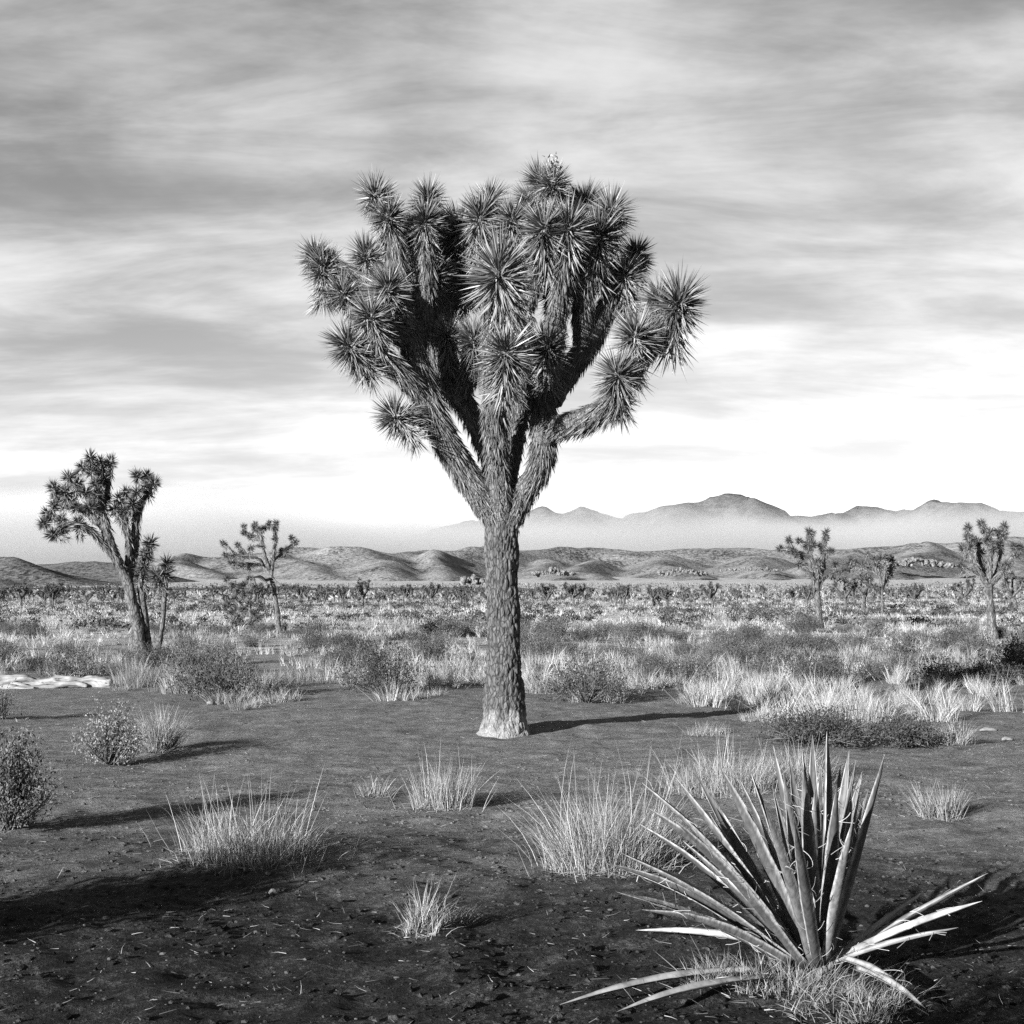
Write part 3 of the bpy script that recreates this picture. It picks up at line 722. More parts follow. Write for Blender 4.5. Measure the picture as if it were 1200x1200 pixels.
H5 = [(205, 215, -.2), (150, 215, 0), (182, 150, 0), (186, 88, .1), (255, 182, .3), (222, 170, 0), (282, 250, .4), (340, 190, 0), (290, 105, .2), (332, 122, .1), (268, 62, .3), (436, 325, -.2), (415, 355, -.2), (425, 135, .3), (375, 120, .3), (390, 195, .2), (420, 80, .4), (480, 205, .3), (495, 272, .3), (530, 220, .4), (132, 332, -.3), (290, 320, .3), (350, 230, -.2), (300, 170, 0)]
joshua('joshua_tree', c4, 47.0, L5, H5, 'straight trunk joshua tree with upright candelabra limbs and full round crown', lod=1, thatch=180, sc_px=1 / 5.45, head_r=42, seed=12)

# ------------------------------------------------------------------ far joshua trees, copied from a few small prototypes
def proto_joshua(k):
    r = np.random.default_rng(100 + k); B = Bag(); Cc = Bag()
    hgt = 2.0
    Vt, f, S = tube(np.array([[0, 0, -.15, .14], [r.normal() * .05, 0, .5, .11], [r.normal() * .1, r.normal() * .1, 1.0, .10]]), .2, 7); B.add(Vt, f)
    top = S[-1, :3]
    for n in range(5 + k % 3):
        a = n * 2.4 + r.random(); out_ = .35 + .45 * r.random(); z = .5 + .7 * r.random()
        e = top + np.array([math.cos(a) * out_, math.sin(a) * out_, z]); m = top + np.array([math.cos(a) * out_ * .8, math.sin(a) * out_ * .8, z * .4])
        Vt, f, S = tube(np.array([[*(top - [0, 0, .2]), .09], [*m, .07], [*e, .05]]), .2, 5); B.add(Vt, f)
        for c in range(3):
            p = (e if c == 0 else m + (e - m) * r.random()) + r.normal(size=3) * .12 * (c > 0)
            nl = 36; d = unit(r.normal(size=(nl, 3)) + np.array([0, 0, .25])); V_, f = daggers(np.repeat(p[None], nl, 0), d, .20 + .12 * r.random(nl), np.full(nl, .06), r); Cc.add(V_, f)
    root = empty('distant_joshua_tree', (0, 0, 0), 'tiny dark joshua tree in the far scrub belt below the hills', 'joshua tree', 'joshua trees of the far scrub belt')
    KIDS[root.name] = [link('trunk', B.mesh('far_trunk', [M_bark_far]), root), link('crown', Cc.mesh('far_crown', [M_far_leaf]), root)]
    return root
protos = [proto_joshua(k) for k in range(6)]
used = set()
def put(proto, p, rz, s, label=None, group=None):
    if proto.name not in used:
        used.add(proto.name); proto.location = tuple(p); proto.rotation_euler = (0, 0, rz); proto.scale = s if isinstance(s, tuple) else (s, s, s)
        if label: proto['label'] = label
        if group: proto['group'] = group
        return proto
    return copy_tree(proto, p, rz, s, label, group)
r = np.random.default_rng(77)
FARM = [(-90, 'below the dark gullied hills'), (-35, 'below the long gully shadow'), (-8, 'near the pointed granite outcrop'), (14, 'near the rough granite knob'), (36, 'below the pale boulder pile'), (62, 'near the low string of boulders'), (90, 'below the broken granite ledge')]
def far_label(x, y, s):
    q = x / y * 300
    return ('fair sized' if s > .85 else 'tiny' if s < .58 else 'small') + (' dark joshua tree on the scrub edge ' if y < 165 else ' dark joshua tree deep in scrub ') + min(FARM, key=lambda m: abs(m[0] - q))[1]
spots = [(990, 716, 1.25), (1012, 716, 1.3), (1075, 712, 1.0), (1133, 712, 1.15), (1190, 716, 1.3), (425, 712, 1.1), (380, 711, .8), (402, 711, .8), (508, 711, 1.0), (540, 710, .9), (25, 712, 1.0), (672, 711, 1.0), (728, 711, 1.0), (835, 712, 1.0), (640, 711, .9), (765, 710, .9), (930, 711, .9), (480, 710, .9)]
for x, y, s in spots:
    p = ground(x, y); put(protos[int(r.integers(6))], p, r.random() * 6.28, s * .95, far_label(p[0], p[1], s))
for n in range(250):
    Yd = 125 + 300 * r.random() ** 1.5; x = (r.random() * 1300 - 50 - 600) / F * Yd
    s = .42 + .55 * r.random() ** 1.3
    put(protos[int(r.integers(6))], (x, Yd, float(terrain(x, Yd))), r.random() * 6.28, s, far_label(x, Yd, s))

# ------------------------------------------------------------------ grass and shrubs
def tuft(n, R, L0, spread, width, nseg, r, lean=(0, 0), droop=0.25):
    nc = max(3, n // 22)                                    # stalks rise in small bundles, not evenly
    ca = r.random(nc) * 6.283; cq = np.sqrt(r.random(nc)); cl = .6 + .4 * r.random(nc); ct = r.normal(size=(nc, 2)) * .12
    k = r.integers(0, nc, n)
    bx = R * cq[k] * np.cos(ca[k]) + r.normal(size=n) * R * .13; by = R * cq[k] * np.sin(ca[k]) + r.normal(size=n) * R * .13
    st_ = r.random(n) < .07; bx = np.where(st_, bx * 1.5 + r.normal(size=n) * R * .25, bx); by = np.where(st_, by * 1.5 + r.normal(size=n) * R * .25, by)
    base = np.stack([bx, by, np.full(n, -0.02)], -1)
    o = np.stack([bx, by, np.zeros(n)], -1) / max(R, 1e-6)
    d = np.array([lean[0], lean[1], 1.0]) + o * (spread * (0.2 + 0.9 * r.random(n)))[:, None] + r.normal(size=(n, 3)) * np.array([.13, .13, .04])
    d[:, :2] += ct[k]
    ln = L0 * cl[k] * (0.42 + 0.62 * r.random(n))
    bend = (o * 0.4 + r.normal(size=(n, 3)) * 0.6) * (ln * droop)[:, None]; bend[:, 2] = -np.abs(r.normal(size=n)) * ln * droop * 0.5
    return blades(base, d, ln, width * (0.5 + 0.8 * r.random(n)), bend, nseg, r)
def near_tuft(px, py, wpx, hpx, n, label, mat=None, spread=.5, width=.0034, lean=(0, 0), droop=.38, seeds=0, name='grass_tuft', group=None):
    p = ground(px, py); k = p[1] / F; r = np.random.default_rng(int(px * 7 + py))
    R, h = wpx * k * .5 * .72, hpx * k
    n = int(n * 2.1); h *= 1.06
    V, f = tuft(n, R, h, spread * .5, width, 4, r, lean, droop)
    V[:, 2] += terrain(p[0] + V[:, 0], p[1] + V[:, 1]) - p[2]
    root = empty(name, p, label, 'grass', group)
    tag(link('blades', mesh('blades', V, f, mat or M_grass_near), root), kind='stuff')
    # low thatch of broken straw round the foot
    m = n // 3; a = r.random(m) * 6.28; q_ = R * 1.25 * np.sqrt(r.random(m))
    b = np.stack([q_ * np.cos(a), q_ * np.sin(a), np.zeros(m)], -1); b[:, 2] = terrain(p[0] + b[:, 0], p[1] + b[:, 1]) - p[2] + .004
    V, f = blades(b, np.stack([r.normal(size=m), r.normal(size=m), .12 + .3 * r.random(m)], -1), h * (.12 + .25 * r.random(m)), np.full(m, width), np.zeros((m, 3)), 2, r)
    tag(link('straw', mesh('straw', V, f, M_grass_dim), root), kind='stuff')
    if seeds:
        a = r.random(seeds) * 6.28; q_ = R * np.sqrt(r.random(seeds)); b = np.stack([q_ * np.cos(a), q_ * np.sin(a), np.zeros(seeds)], -1)
        d = np.stack([np.cos(a) * .3 + .1, np.sin(a) * .3, np.ones(seeds)], -1)
        V, f = blades(b, d + r.normal(size=(seeds, 3)) * .15, h * (.9 + .35 * r.random(seeds)), np.full(seeds, width * .9), r.normal(size=(seeds, 3)) * h * .12, 4, r)
        link('seed_stalks', mesh('seed_stalks', V, f, M_straw), root)
    return root
near_tuft(290, 1003, 205, 80, 620, 'broad wispy bunchgrass clump with tall seed stalks beside a long black shadow', spread=.35, seeds=60)
near_tuft(517, 946, 84, 66, 420, 'upright dry bunchgrass tuft on bare soil below the big tree', spread=.55, seeds=16, droop=.12)
near_tuft(436, 932, 46, 34, 120, 'little sparse grass tuft next to the upright bunchgrass', spread=.8)
near_tuft(490, 1090, 64, 70, 200, 'short thin grass tuft alone in the dark gritty foreground', spread=.75, seeds=8)
near_tuft(528, 1084, 44, 36, 70, 'stubby grass remnant joined to the thin foreground tuft', M_grass_dim, spread=.7)
near_tuft(712, 1012, 150, 112, 1500, 'dense pale grass clump growing against the yucca', spread=.5, seeds=60)
near_tuft(770, 1010, 70, 80, 380, 'grass clump tucked under the outer yucca blades', M_grass_dim, spread=.5)
near_tuft(1104, 957, 56, 56, 300, 'small fanned grass tuft on bare ground past the yucca', spread=.9, droop=.12)
near_tuft(850, 925, 150, 60, 900, 'thick bright grass patch behind the yucca', spread=.5, seeds=40)
near_tuft(925, 915, 110, 52, 500, 'tangled dry grass just behind the tallest yucca blades', spread=.6, seeds=20)
near_tuft(188, 880, 36, 70, 620, 'tall pale feathery bunchgrass on open soil by a twiggy bush', spread=.3, width=.004)
near_tuft(830, 862, 60, 22, 260, 'low grass fringe at the edge of the tree shadow', spread=.9)
near_tuft(925, 1160, 200, 56, 420, 'matted dry grass round the foot of the yucca', M_grass_dim, spread=.9, width=.0035, droop=.6)
near_tuft(1010, 1180, 180, 52, 260, 'thin curly grass in front of the yucca shadow', M_grass_dim, spread=.9, width=.0035, droop=.6)
near_tuft(850, 1150, 120, 50, 170, 'sparse grass under the yucca beside the fallen blades', M_grass_dim, spread=.9, width=.0035, droop=.5)
near_tuft(640, 812, 54, 38, 300, 'fan shaped pale grass tuft just past the big trunk', spread=.8, width=.006)
near_tuft(705, 820, 40, 44, 200, 'stiff dark stemmed grass tuft past the big trunk', M_grass_dim, spread=.55, width=.006)
near_tuft(270, 823, 56, 26, 260, 'low pale grass tuft with small white stones at its foot', spread=.7, width=.006)
near_tuft(325, 822, 60, 24, 260, 'low pale grass tuft next to the dark leafy bush', spread=.7, width=.006)
near_tuft(1120, 872, 40, 40, 240, 'pale upright grass on the rim of the low dark thicket', spread=.6, width=.005)

def shrub_mesh(r, n_stem, n_leaf, leaf, Rx, H, clump=10, twig=.006, up=.5):
    S, Lf = Bag(), Bag(); tips = []
    a = r.random(n_stem) * 6.28; el = .35 + 1.0 * r.random(n_stem)
    for k in range(n_stem):
        d = np.array([math.cos(a[k]) * math.cos(el[k]) * Rx, math.sin(a[k]) * math.cos(el[k]) * Rx, math.sin(el[k]) * H])
        e = d * (.7 + .35 * r.random()); m = e * np.array([.55, .55, .4])
        V, f, c = tube(np.array([[r.normal() * .03, r.normal() * .03, -.03, twig], [*m, twig * .8], [*e, twig * .3]]), .12, 4); S.add(V, f)
        tips += [e, e * .8 + r.normal(size=3) * .05 * Rx, e * .6 + r.normal(size=3) * .08 * Rx, m + r.normal(size=3) * .1 * Rx]
        for _ in range(2):
            b = m + (e - m) * r.random(); e2 = b + unit(d + r.normal(size=3) * .6) * .3 * Rx; e2[2] = max(e2[2], .03)
            V, f, c = tube(np.array([[*b, twig * .6], [*((b + e2) / 2), twig * .5], [*e2, twig * .2]]), .15, 3); S.add(V, f); tips.append(e2)
    tips = np.array(tips)
    ii = r.integers(0, len(tips), n_leaf)
    leaf = leaf * .8
    p = tips[ii] + r.normal(size=(n_leaf, 3)) * .085 * np.array([Rx, Rx, H]) * 1.2; p[:, 2] = np.maximum(p[:, 2], .02)
    V, f = daggers(p, unit(p) * .5 + r.normal(size=(n_leaf, 3)) + np.array([0, 0, up]), leaf * (.6 + .8 * r.random(n_leaf)), leaf * .45 * (.6 + .8 * r.random(n_leaf)), r); Lf.add(V, f)
    return S, Lf
def shrub(name, px, py, wpx, hpx, label, mat=None, n_stem=22, n_leaf=1500, leaf=.035, p=None, group=None, up=.5):
    p = ground(px, py) if p is None else p; k = p[1] / F; r = np.random.default_rng(int(px * 3 + py * 5) % 99991)
    S, Lf = shrub_mesh(r, n_stem, n_leaf, leaf, wpx * k * .5, hpx * k, up=up)
    root = empty(name, p, label, 'shrub', group)
    link('stems', S.mesh('stems', [M_twig]), root); link('foliage', Lf.mesh('foliage', [mat or M_shrub]), root)
    return root
shrub('desert_shrub', 130, 896, 96, 64, 'twiggy pale topped bush casting a long shadow over open soil', M_grass_dim, 70, 2600, .03, up=1.2)
shrub('desert_shrub', 10, 970, 120, 104, 'dark scraggly bush on the open soil before the bleached log', M_shrub2, 80, 3600, .035, up=1.2)
shrub('desert_shrub', 2, 842, 50, 40, 'small round bush in front of the bleached log', M_shrub2, 30, 700, .03)
shrub('desert_shrub', 445, 812, 112, 58, 'big dark leafy bush at the edge of the bare soil', M_shrub, 60, 4200, .045)
shrub('desert_shrub', 515, 772, 40, 36, 'bare antler like bush with thick grey sticks', M_twig, 26, 60, .03)
shrub('desert_shrub', 950, 872, 160, 36, 'wide low dark thicket behind the bright grass patch', M_shrub, 90, 4200, .04)
shrub('desert_shrub', 1060, 874, 100, 30, 'low dark bush at the end of the wide thicket', M_shrub, 50, 2200, .04)
shrub('desert_shrub', 1194, 800, 50, 52, 'black rounded bush beside the candelabra tree', M_shrub, 40, 2600, .06)
shrub('desert_shrub', 1100, 800, 60, 24, 'low dark mound of brush along the shaded strip', M_shrub, 40, 1500, .05)
shrub('desert_shrub', 1150, 802, 60, 20, 'flattened dark brush next to the black rounded bush', M_shrub, 40, 1500, .05)
shrub('desert_shrub', 830, 806, 40, 34, 'grey twiggy bush in the pale grass past the big tree', M_shrub2, 34, 900, .04)
# a taller bush out of view whose shadow crosses the near ground
shrub('desert_shrub', -480, 1150, 370, 330, 'tall wide bush whose long black shadow crosses the near soil', M_shrub, 110, 9000, .075, p=np.array([-4.0, 5.4, float(terrain(-4.0, 5.4))]))
shrub('desert_shrub', -700, 1600, 950, 1450, 'unseen dense bush added to throw shadow across the foot of the yucca', M_shrub, 120, 9000, .06, p=np.array([-1.45, 1.75, float(terrain(-1.45, 1.75))]))  # added out of view, only to cast shadow on the ground by the yucca

# prototypes for the plain
r = np.random.default_rng(21)
def tuft_proto(k, n, width, mat, cat_label, group):
    V, f = tuft(n, .26, .62, .5, width, 3, r)
    o = empty('grass_tuft', (0, 0, 0), cat_label, 'grass', group)
    KIDS[o.name] = [link('blades', mesh('blades', V, f, mat), o)]; return o
LG, GG = 'pale dry bunchgrass tuft out on the grassy plain', 'bunchgrass tufts of the plain'
LD, GD = 'dull grey grass tuft out on the grassy plain', 'dull grass tufts of the plain'
tp = [tuft_proto(k, 170, .007, M_grass, LG, GG) for k in range(5)]
td = [tuft_proto(k, 170, .007, M_grass_dim, LD, GD) for k in range(3)]
def shrub_proto(k, mat, label, group):
    S, Lf = shrub_mesh(r, 34, 2000, .048, .7, .62, up=1.4, twig=.008)
    o = empty('desert_shrub', (0, 0, 0), label, 'shrub', group)
    KIDS[o.name] = [link('stems', S.mesh('stems', [M_twig]), o), link('foliage', Lf.mesh('foliage', [mat]), o)]; return o
sp = [shrub_proto(k, M_shrub, 'dark rounded bush scattered over the grassy plain', 'dark bushes of the plain') for k in range(4)]
sg = [shrub_proto(k, M_shrub2, 'grey green bush scattered over the grassy plain', 'grey bushes of the plain') for k in range(3)]

def to_px(x, y, z=0.0):
    d = np.array([x, y, z - CAMZ]); zf = d @ FWD
    return 600 + F * d[0] / zf, 600 - F * (d @ UP) / zf
def bare(px, py):
    """how far the soil lies open, read off the photograph on the ground plane (0 grown over .. 1 bare)"""
    edge = 818 + 6 * math.sin(px * .03) + (0 if px < 620 else min(12, (px - 620) * .05))
    if px > 850: edge = 818 + min(60, (px - 850) * .5)
    if px > 1080: edge = 878 - (px - 1080) * .75
    if px > 1180: edge = 803
    if 285 < px < 352 and 768 < py < 800: return 1
    if px < 140 and py > 793: return 1
    return 1 if py > edge + 9 * float(vnoise(np.array([px * .021]), np.array([py * .1]))[0]) + r.normal() * 5 else 0
def spot_ok(x, y, keep=0.05):
    px, py = to_px(x, y)
    b = bare(px, py)
    if b: return r.random() < keep * 0.15
    return True
MARKS = [(0, 16, 'behind the big bushy joshua tree'), (-9.3, 36.5, 'around the leaning joshua tree'), (-8.8, 55, 'near the open branched joshua tree'), (12, 57, 'around the joshua tree with the long side arm'),
         (15.4, 47, 'around the candelabra joshua tree'), (-8, 23, 'behind the bleached log'), (-2.2, 22.5, 'beside the big dark leafy bush'), (3.4, 15.5, 'past the wide low thicket'), (22, 88, 'near the slim distant joshua tree'), (4, 30, 'on the open plain past the big trunk'), (-3, 34, 'on the plain between the leaning tree and the big trunk'), (0, 70, 'on the far plain toward the scrub belt')]
def where(x, y): return min(MARKS, key=lambda m: math.hypot(x - m[0], (y - m[1]) * .7))[2]
def sized(s): return 'tall' if s > .72 else 'low' if s < .48 else 'middling'

stuff_pts = []
tries = 0
for band, dens in (((17, 24), 4.0), ((24, 34), 3.2), ((34, 50), 2.2), ((50, 80), 1.4), ((80, 130), .8), ((130, 230), .4)):
    y0, y1 = band; wid = lambda y: .40 * y + 5
    n = int(dens * (y1 - y0) * 2 * wid((y0 + y1) / 2))
    yy = y0 + (y1 - y0) * r.random(n); xx = (r.random(n) * 2 - 1) * wid(yy)
    pat = fbm(xx / 7, yy / 7, o=3)
    for x, y, pt in zip(xx, yy, pat):
        if not spot_ok(x, y): continue
        if math.hypot(x, y - 16) < 1.0: continue
        stuff_pts.append((x, y, pt))
stuff_pts.sort(key=lambda a: a[1])
sh_pat = lambda x, y: float(fbm(np.array([x / 5 + 90]), np.array([y / 5]), o=2)[0])
B = Bag(); BD = Bag(); BS = Bag()
ng = nd_ = ns = 0
for x, y, pt in stuff_pts:
    z = float(terrain(x, y)); rr = r.random(); s = .34 + .62 * r.random() ** 1.3
    shr = rr < (.13 if y < 60 else .16) and sh_pat(x, y) > -.15
    if shr:
        if ns < 280:
            ns += 1
            k = r.random() < .55
            put((sp if k else sg)[int(r.integers(4 if k else 3))], (x, y, z), r.random() * 6.28, (s * 1.15, s * 1.15, s * (.75 + .5 * r.random())), sized(s) + (' dark rounded bush ' if k else ' grey twiggy bush ') + where(x, y))
        else:
            n = 54; p = np.array([x, y, z]) + r.normal(size=(n, 3)) * np.array([.33, .33, .15]) * s + np.array([0, 0, .22]); V, f = daggers(p, r.normal(size=(n, 3)), np.full(n, .15), np.full(n, .07), r); BS.add(V, f)
        continue
    dull = pt + .4 * r.normal() < -.25
    if dull and nd_ < 90:
        nd_ += 1; put(td[int(r.integers(3))], (x, y, z), r.random() * 6.28, s, sized(s) + ' dull grey grass tuft ' + where(x, y)); continue
    if not dull and ng < 190:
        ng += 1; put(tp[int(r.integers(5))], (x, y, z), r.random() * 6.28, s, sized(s) + ' pale dry grass tuft ' + where(x, y)); continue
    n = 40 if y < 45 else 22 if y < 80 else 11
    wd = .010 if y < 45 else .018 if y < 80 else .05
    V, f = tuft(n, .26 * s, .6 * s, .5, wd, 2 if y < 80 else 1, r); V = V + np.array([x, y, z]); (BD if dull else B).add(V, f)
tag(link('dry_grass', B.mesh('dry_grass', [M_grass])), 'sea of pale dry grass spreading over the plain behind the big tree', 'grass', kind='stuff')
n = 6500; yy = 190 + 620 * r.random(n) ** .8; xx = (r.random(n) * 2 - 1) * (.38 * yy + 5); zz_ = terrain(xx, yy); hs = .35 + .7 * r.random(n) ** 2
for q_ in range(5):
    V, f = daggers(np.stack([xx, yy, zz_], -1) + r.normal(size=(n, 3)) * (hs * .5)[:, None] * np.array([1, 1, .3]), r.normal(size=(n, 3)) * np.array([.7, .7, .3]) + np.array([0, 0, .8]), hs, hs * .6, r); (BS if q_ < 2 else BD).add(V, f)
if BD.n: tag(link('dull_grass', BD.mesh('dull_grass', [M_grass_dim])), 'dull grey grass mixed into the pale grass of the plain', 'grass', kind='stuff')
if BS.n: tag(link('far_scrub', BS.mesh('far_scrub', [M_shrub])), 'dark scrub speckling the far plain', 'scrub', kind='stuff')

# ------------------------------------------------------------------ yucca in the foreground: every blade a part of its own
yb = ground(958, 1140); yk = yb[1]
yucca = empty('yucca', yb, 'large spiky yucca with long stiff blades and curling fibres, standing in the foreground', 'yucca')
def yleaf_mat(t, p):
    tcn = nd(t, 'ShaderNodeTexCoord'); oi = nd(t, 'ShaderNodeObjectInfo')
    n1 = noise(t, 60.0, 4, 0.6, scl=(1, 1, 0.25)); n2 = noise(t, 9.0, 4, 0.6)
    v = vmath(t, 'ADD', vmath(t, 'MULTIPLY', n1, .45), vmath(t, 'ADD', vmath(t, 'MULTIPLY', n2, .35), vmath(t, 'MULTIPLY', oi.outputs['Random'], .25)))
    ma = nd(t, 'ShaderNodeAttribute', attribute_name='margin')
    mx = nd(t, 'ShaderNodeMix', data_type='RGBA'); t.links.new(srange(t, ma.outputs['Fac'], .45, .95), mx.inputs[0])
    t.links.new(grey_ramp(t, v, [(.3, .025), (.52, .07), (.75, .17)]), mx.inputs[6]); t.links.new(grey_ramp(t, n1, [(.3, .1), (.7, .42)]), mx.inputs[7])
    t.links.new(mx.outputs[2], p.inputs['Base Color']); p.inputs['Roughness'].default_value = .6; p.inputs['Specular IOR Level'].default_value = .15
    bp = nd(t, 'ShaderNodeBump', Strength=.5, Distance=.006); t.links.new(n1, bp.inputs['Height']); t.links.new(bp.outputs[0], p.inputs['Normal'])
M_yleaf = material('yucca_leaf', yleaf_mat)
def ydead_mat(t, p):
    n1 = noise(t, 40.0, 4, 0.6, scl=(.3, .3, .3)); t.links.new(grey_ramp(t, n1, [(.3, .12), (.7, .42)]), p.inputs['Base Color']); p.inputs['Roughness'].default_value = .8
M_ydead = material('dry_yucca_leaf', ydead_mat)
M_fibre = leafy('yucca_fibre', .14, .4, .6)
def yucca_leaf(b, tip, wid, r, sag=0.0, mat=None, fibres=7, face=None):
    """a channelled blade from b to tip (world); face: the way the hollow side looks"""
    n = 12; t = np.linspace(0, 1, n)
    d = tip - b; ln = np.linalg.norm(d); dn = d / ln
    c = b + d * t[:, None] + np.array([0, 0, 1.0]) * (sag * ln * np.sin(math.pi * t))[:, None]
    cen = np.array([yb[0], yb[1], 0]); inward = face if face is not None else np.array([0, 0, .8]) + (cen - tip) * np.array([1, 1, 0]) * 1.3 + r.normal(size=3) * .3
    tt, u, v = frames(c)
    nrm = unit(inward - tt * (tt @ inward)[:, None]); side = np.cross(tt, nrm)
    prof = np.interp(t, [0, .12, .45, .75, .93, 1], [1.0, .8, 1.0, .72, .25, .02]) * wid * .5
    tw = r.normal() * .5
    V = []
    for k, s_ in enumerate((-1, -.55, 0, .55, 1)):
        cup = (abs(s_) ** 1.6) * .62
        rag = (1 + (.05 * r.normal(size=n) if abs(s_) == 1 else 0)); V.append(c + side * (prof * s_ * .9 * rag)[:, None] + nrm * (prof * cup + .0)[:, None])
    bk = []
    for k, s_ in enumerate((-.98, -.5, 0, .5, .98)):
        cup = (abs(s_) ** 1.6) * .62
        th = .006 * (1 - s_ * s_ * .9)
        bk.append(c + side * (prof * s_ * .9)[:, None] + nrm * (prof * cup - np.minimum(th, prof * .5))[:, None])
    A = np.stack(V + bk[::-1], 1); m = 10           # closed loop of ten points per row
    V = A.reshape(-1, 3)
    i = np.arange(n - 1)[:, None] * m; j = np.arange(m)[None, :]; j2 = (j + 1) % m
    q = np.stack([i + j, i + j2, i + m + j2, i + m + j], -1).reshape(-1, 4)
    capq = np.array([[9, 8, 1, 0], [8, 7, 2, 1], [7, 6, 3, 2], [6, 5, 4, 3]])
    mg = np.tile(np.array([1, .25, 0, .25, 1, 1, .25, 0, .25, 1.0]), n)
    o = link('leaf', mesh('leaf', V - yb, [q, capq], mat or M_yleaf, smooth=True, attr=mg), yucca)
    if fibres:
        FB = Bag()
        for _ in range(fibres):
            k = r.integers(1, n - 2); s_ = r.choice([-1, 1]); p0 = c[k] + side[k] * prof[k] * s_ * .9 + nrm[k] * prof[k] * .6
            a = r.random() * 6.28; R = .003 + .012 * r.random() ** 1.5; ang = np.linspace(0, 2.2 + 3 * r.random(), 8)
            e1 = side[k] * s_; e2 = unit(tt[k] * r.choice([-1, 1]) + r.normal(size=3) * .5)
            pts = p0 + e1 * (R * np.sin(ang) + .02 * ang / 4)[:, None] + e2 * (R * (1 - np.cos(ang)) + .012 * ang)[:, None]
            P4 = np.column_stack([pts, np.full(8, .0007)]); Vf, ff, _s = tube(P4, .03, 3, cap=False); FB.add(Vf - yb, ff)
        tag(link('fibre', FB.mesh('fibre', [M_fibre]), o), kind='stuff')
    return o
r = np.random.default_rng(31)
tips = [ # px, py, dY of the tip against the base, width in px, base x shift px
 (729, 1000, -.25, 15, -22), (752, 917, .0, 14, -18), (760, 947, -.30, 16, -18), (750, 966, .15, 14, -24), (792, 911, -.15, 16, -14), (815, 905, .25, 15, -12), (843, 897, -.30, 17, -10),
 (906, 873, -.15, 17, -4), (925, 889, .2, 15, -2), (941, 897, -.38, 16, -2), (952, 861, .35, 15, 2), (969, 857, -.05, 18, 4), (981, 919, -.45, 15, 6), (995, 880, .2, 15, 8), (1003, 891, -.1, 14, 8), (1037, 884, -.25, 18, 14),
 (918, 905, -.5, 15, -4), (880, 905, .4, 14, -8), (962, 900, .45, 15, 2), (985, 896, .5, 14, 4), (940, 878, .1, 15, 0), (1018, 925, .45, 14, 10), (860, 930, .55, 14, -8), (830, 950, .5, 14, -10),
 (712, 1012, .1, 14, -26), (722, 1045, -.1, 14, -28), (752, 1066, -.35, 13, -28), (790, 960, -.5, 15, -14), (868, 915, -.1, 15, -8), (895, 940, -.55, 13, -6), (930, 960, -.6, 13, 0), (1000, 960, -.5, 13, 10), (1010, 905, .2, 14, 10),
 (975, 930, .6, 13, 4), (955, 925, -.2, 14, 2), (905, 920, .3, 14, -4), (800, 985, -.1, 14, -18), (815, 940, .1, 14, -14),
]
for px, py, dy, wpx, bx in tips:
    p0 = at(958 + bx, 1133 + r.normal() * 3, yk + dy * .12); p0[2] = max(p0[2], yb[2] + .0)
    tp_ = at(px, py, yk + dy)
    yucca_leaf(p0, tp_, wpx * 1.3 * yk / F, r, sag=.02 * r.normal() + (.03 if px < 800 else 0), fibres=16)
for px, py, dy, wpx, sag in ((1158, 1023, .25, 15, .0), (1151, 1056, -.05, 15, .02), (1123, 1087, -.2, 13, .02), (1090, 1040, .5, 13, .0)):
    yucca_leaf(at(972, 1130, yk - .02), at(px, py, yk + dy), wpx * yk / F, r, sag=sag, mat=M_ydead, fibres=8)
for (bx, by), (tx, ty), wpx in (((900, 1152), (656, 1187), 15), ((905, 1162), (722, 1196), 14), ((985, 1138), (1062, 1172), 12), ((1000, 1150), (1085, 1192), 11), ((925, 1128), (745, 1098), 13)):
    g0, g1 = ground(bx, by), ground(tx, ty); g0[2] += .05; g1[2] += .03
    yucca_leaf(g0, g1, wpx * yk / F, r, sag=.03, mat=M_ydead, fibres=6, face=np.array([-.3, -.4, 1.0]))
Vt, f, S = tube(np.array([[0, 0, -.05, .07], [0, 0, .02, .08], [0, 0, .08, .05]]), .02, 20, bark_disp(.03, 14)); link('stem', mesh('stem', Vt, f, M_limb, smooth=True), yucca)

# ------------------------------------------------------------------ bleached log
lb = ground(65, 806); lk = lb[1]
log = empty('fallen_log', lb, 'bleached white fallen log with twisted hollow grain lying on the soil', 'log')
def LP(px, py, dy, rad): p = at(px, py, lk + dy) - lb; return [*p, rad]
def ldisp(V, rad): return rad * (.5 * fbm(V[..., 0] * 3.2, V[..., 1] * 12, V[..., 2] * 12, o=3) + .3 * fbm(V[..., 0] * 2, V[..., 1] * 40, V[..., 2] * 40, o=2))
Vt, f, S = tube(np.array([LP(-70, 800, .1, .09), LP(-20, 800, 0, .10), LP(25, 799, 0, .095), (LP(50, 801, 0, .07)), LP(80, 798, 0, .085), LP(108, 800, 0, .085), LP(130, 801, -.1, .06)]), .02, 28, ldisp); link('trunk', mesh('trunk', Vt, f, M_drift, smooth=True), log)
Vt, f, S = tube(np.array([LP(15, 801, -.1, .05), LP(35, 806, -.2, .045), LP(62, 804, -.15, .04), LP(85, 801, -.1, .045), LP(102, 804, -.15, .03)]), .02, 18, ldisp); link('branch', mesh('branch', Vt, f, M_drift, smooth=True), log)
Vt, f, S = tube(np.array([LP(-10, 803, -.1, .05), LP(15, 807, -.25, .05), LP(40, 807, -.3, .03)]), .02, 16, ldisp); link('branch', mesh('branch', Vt, f, M_drift, smooth=True), log)
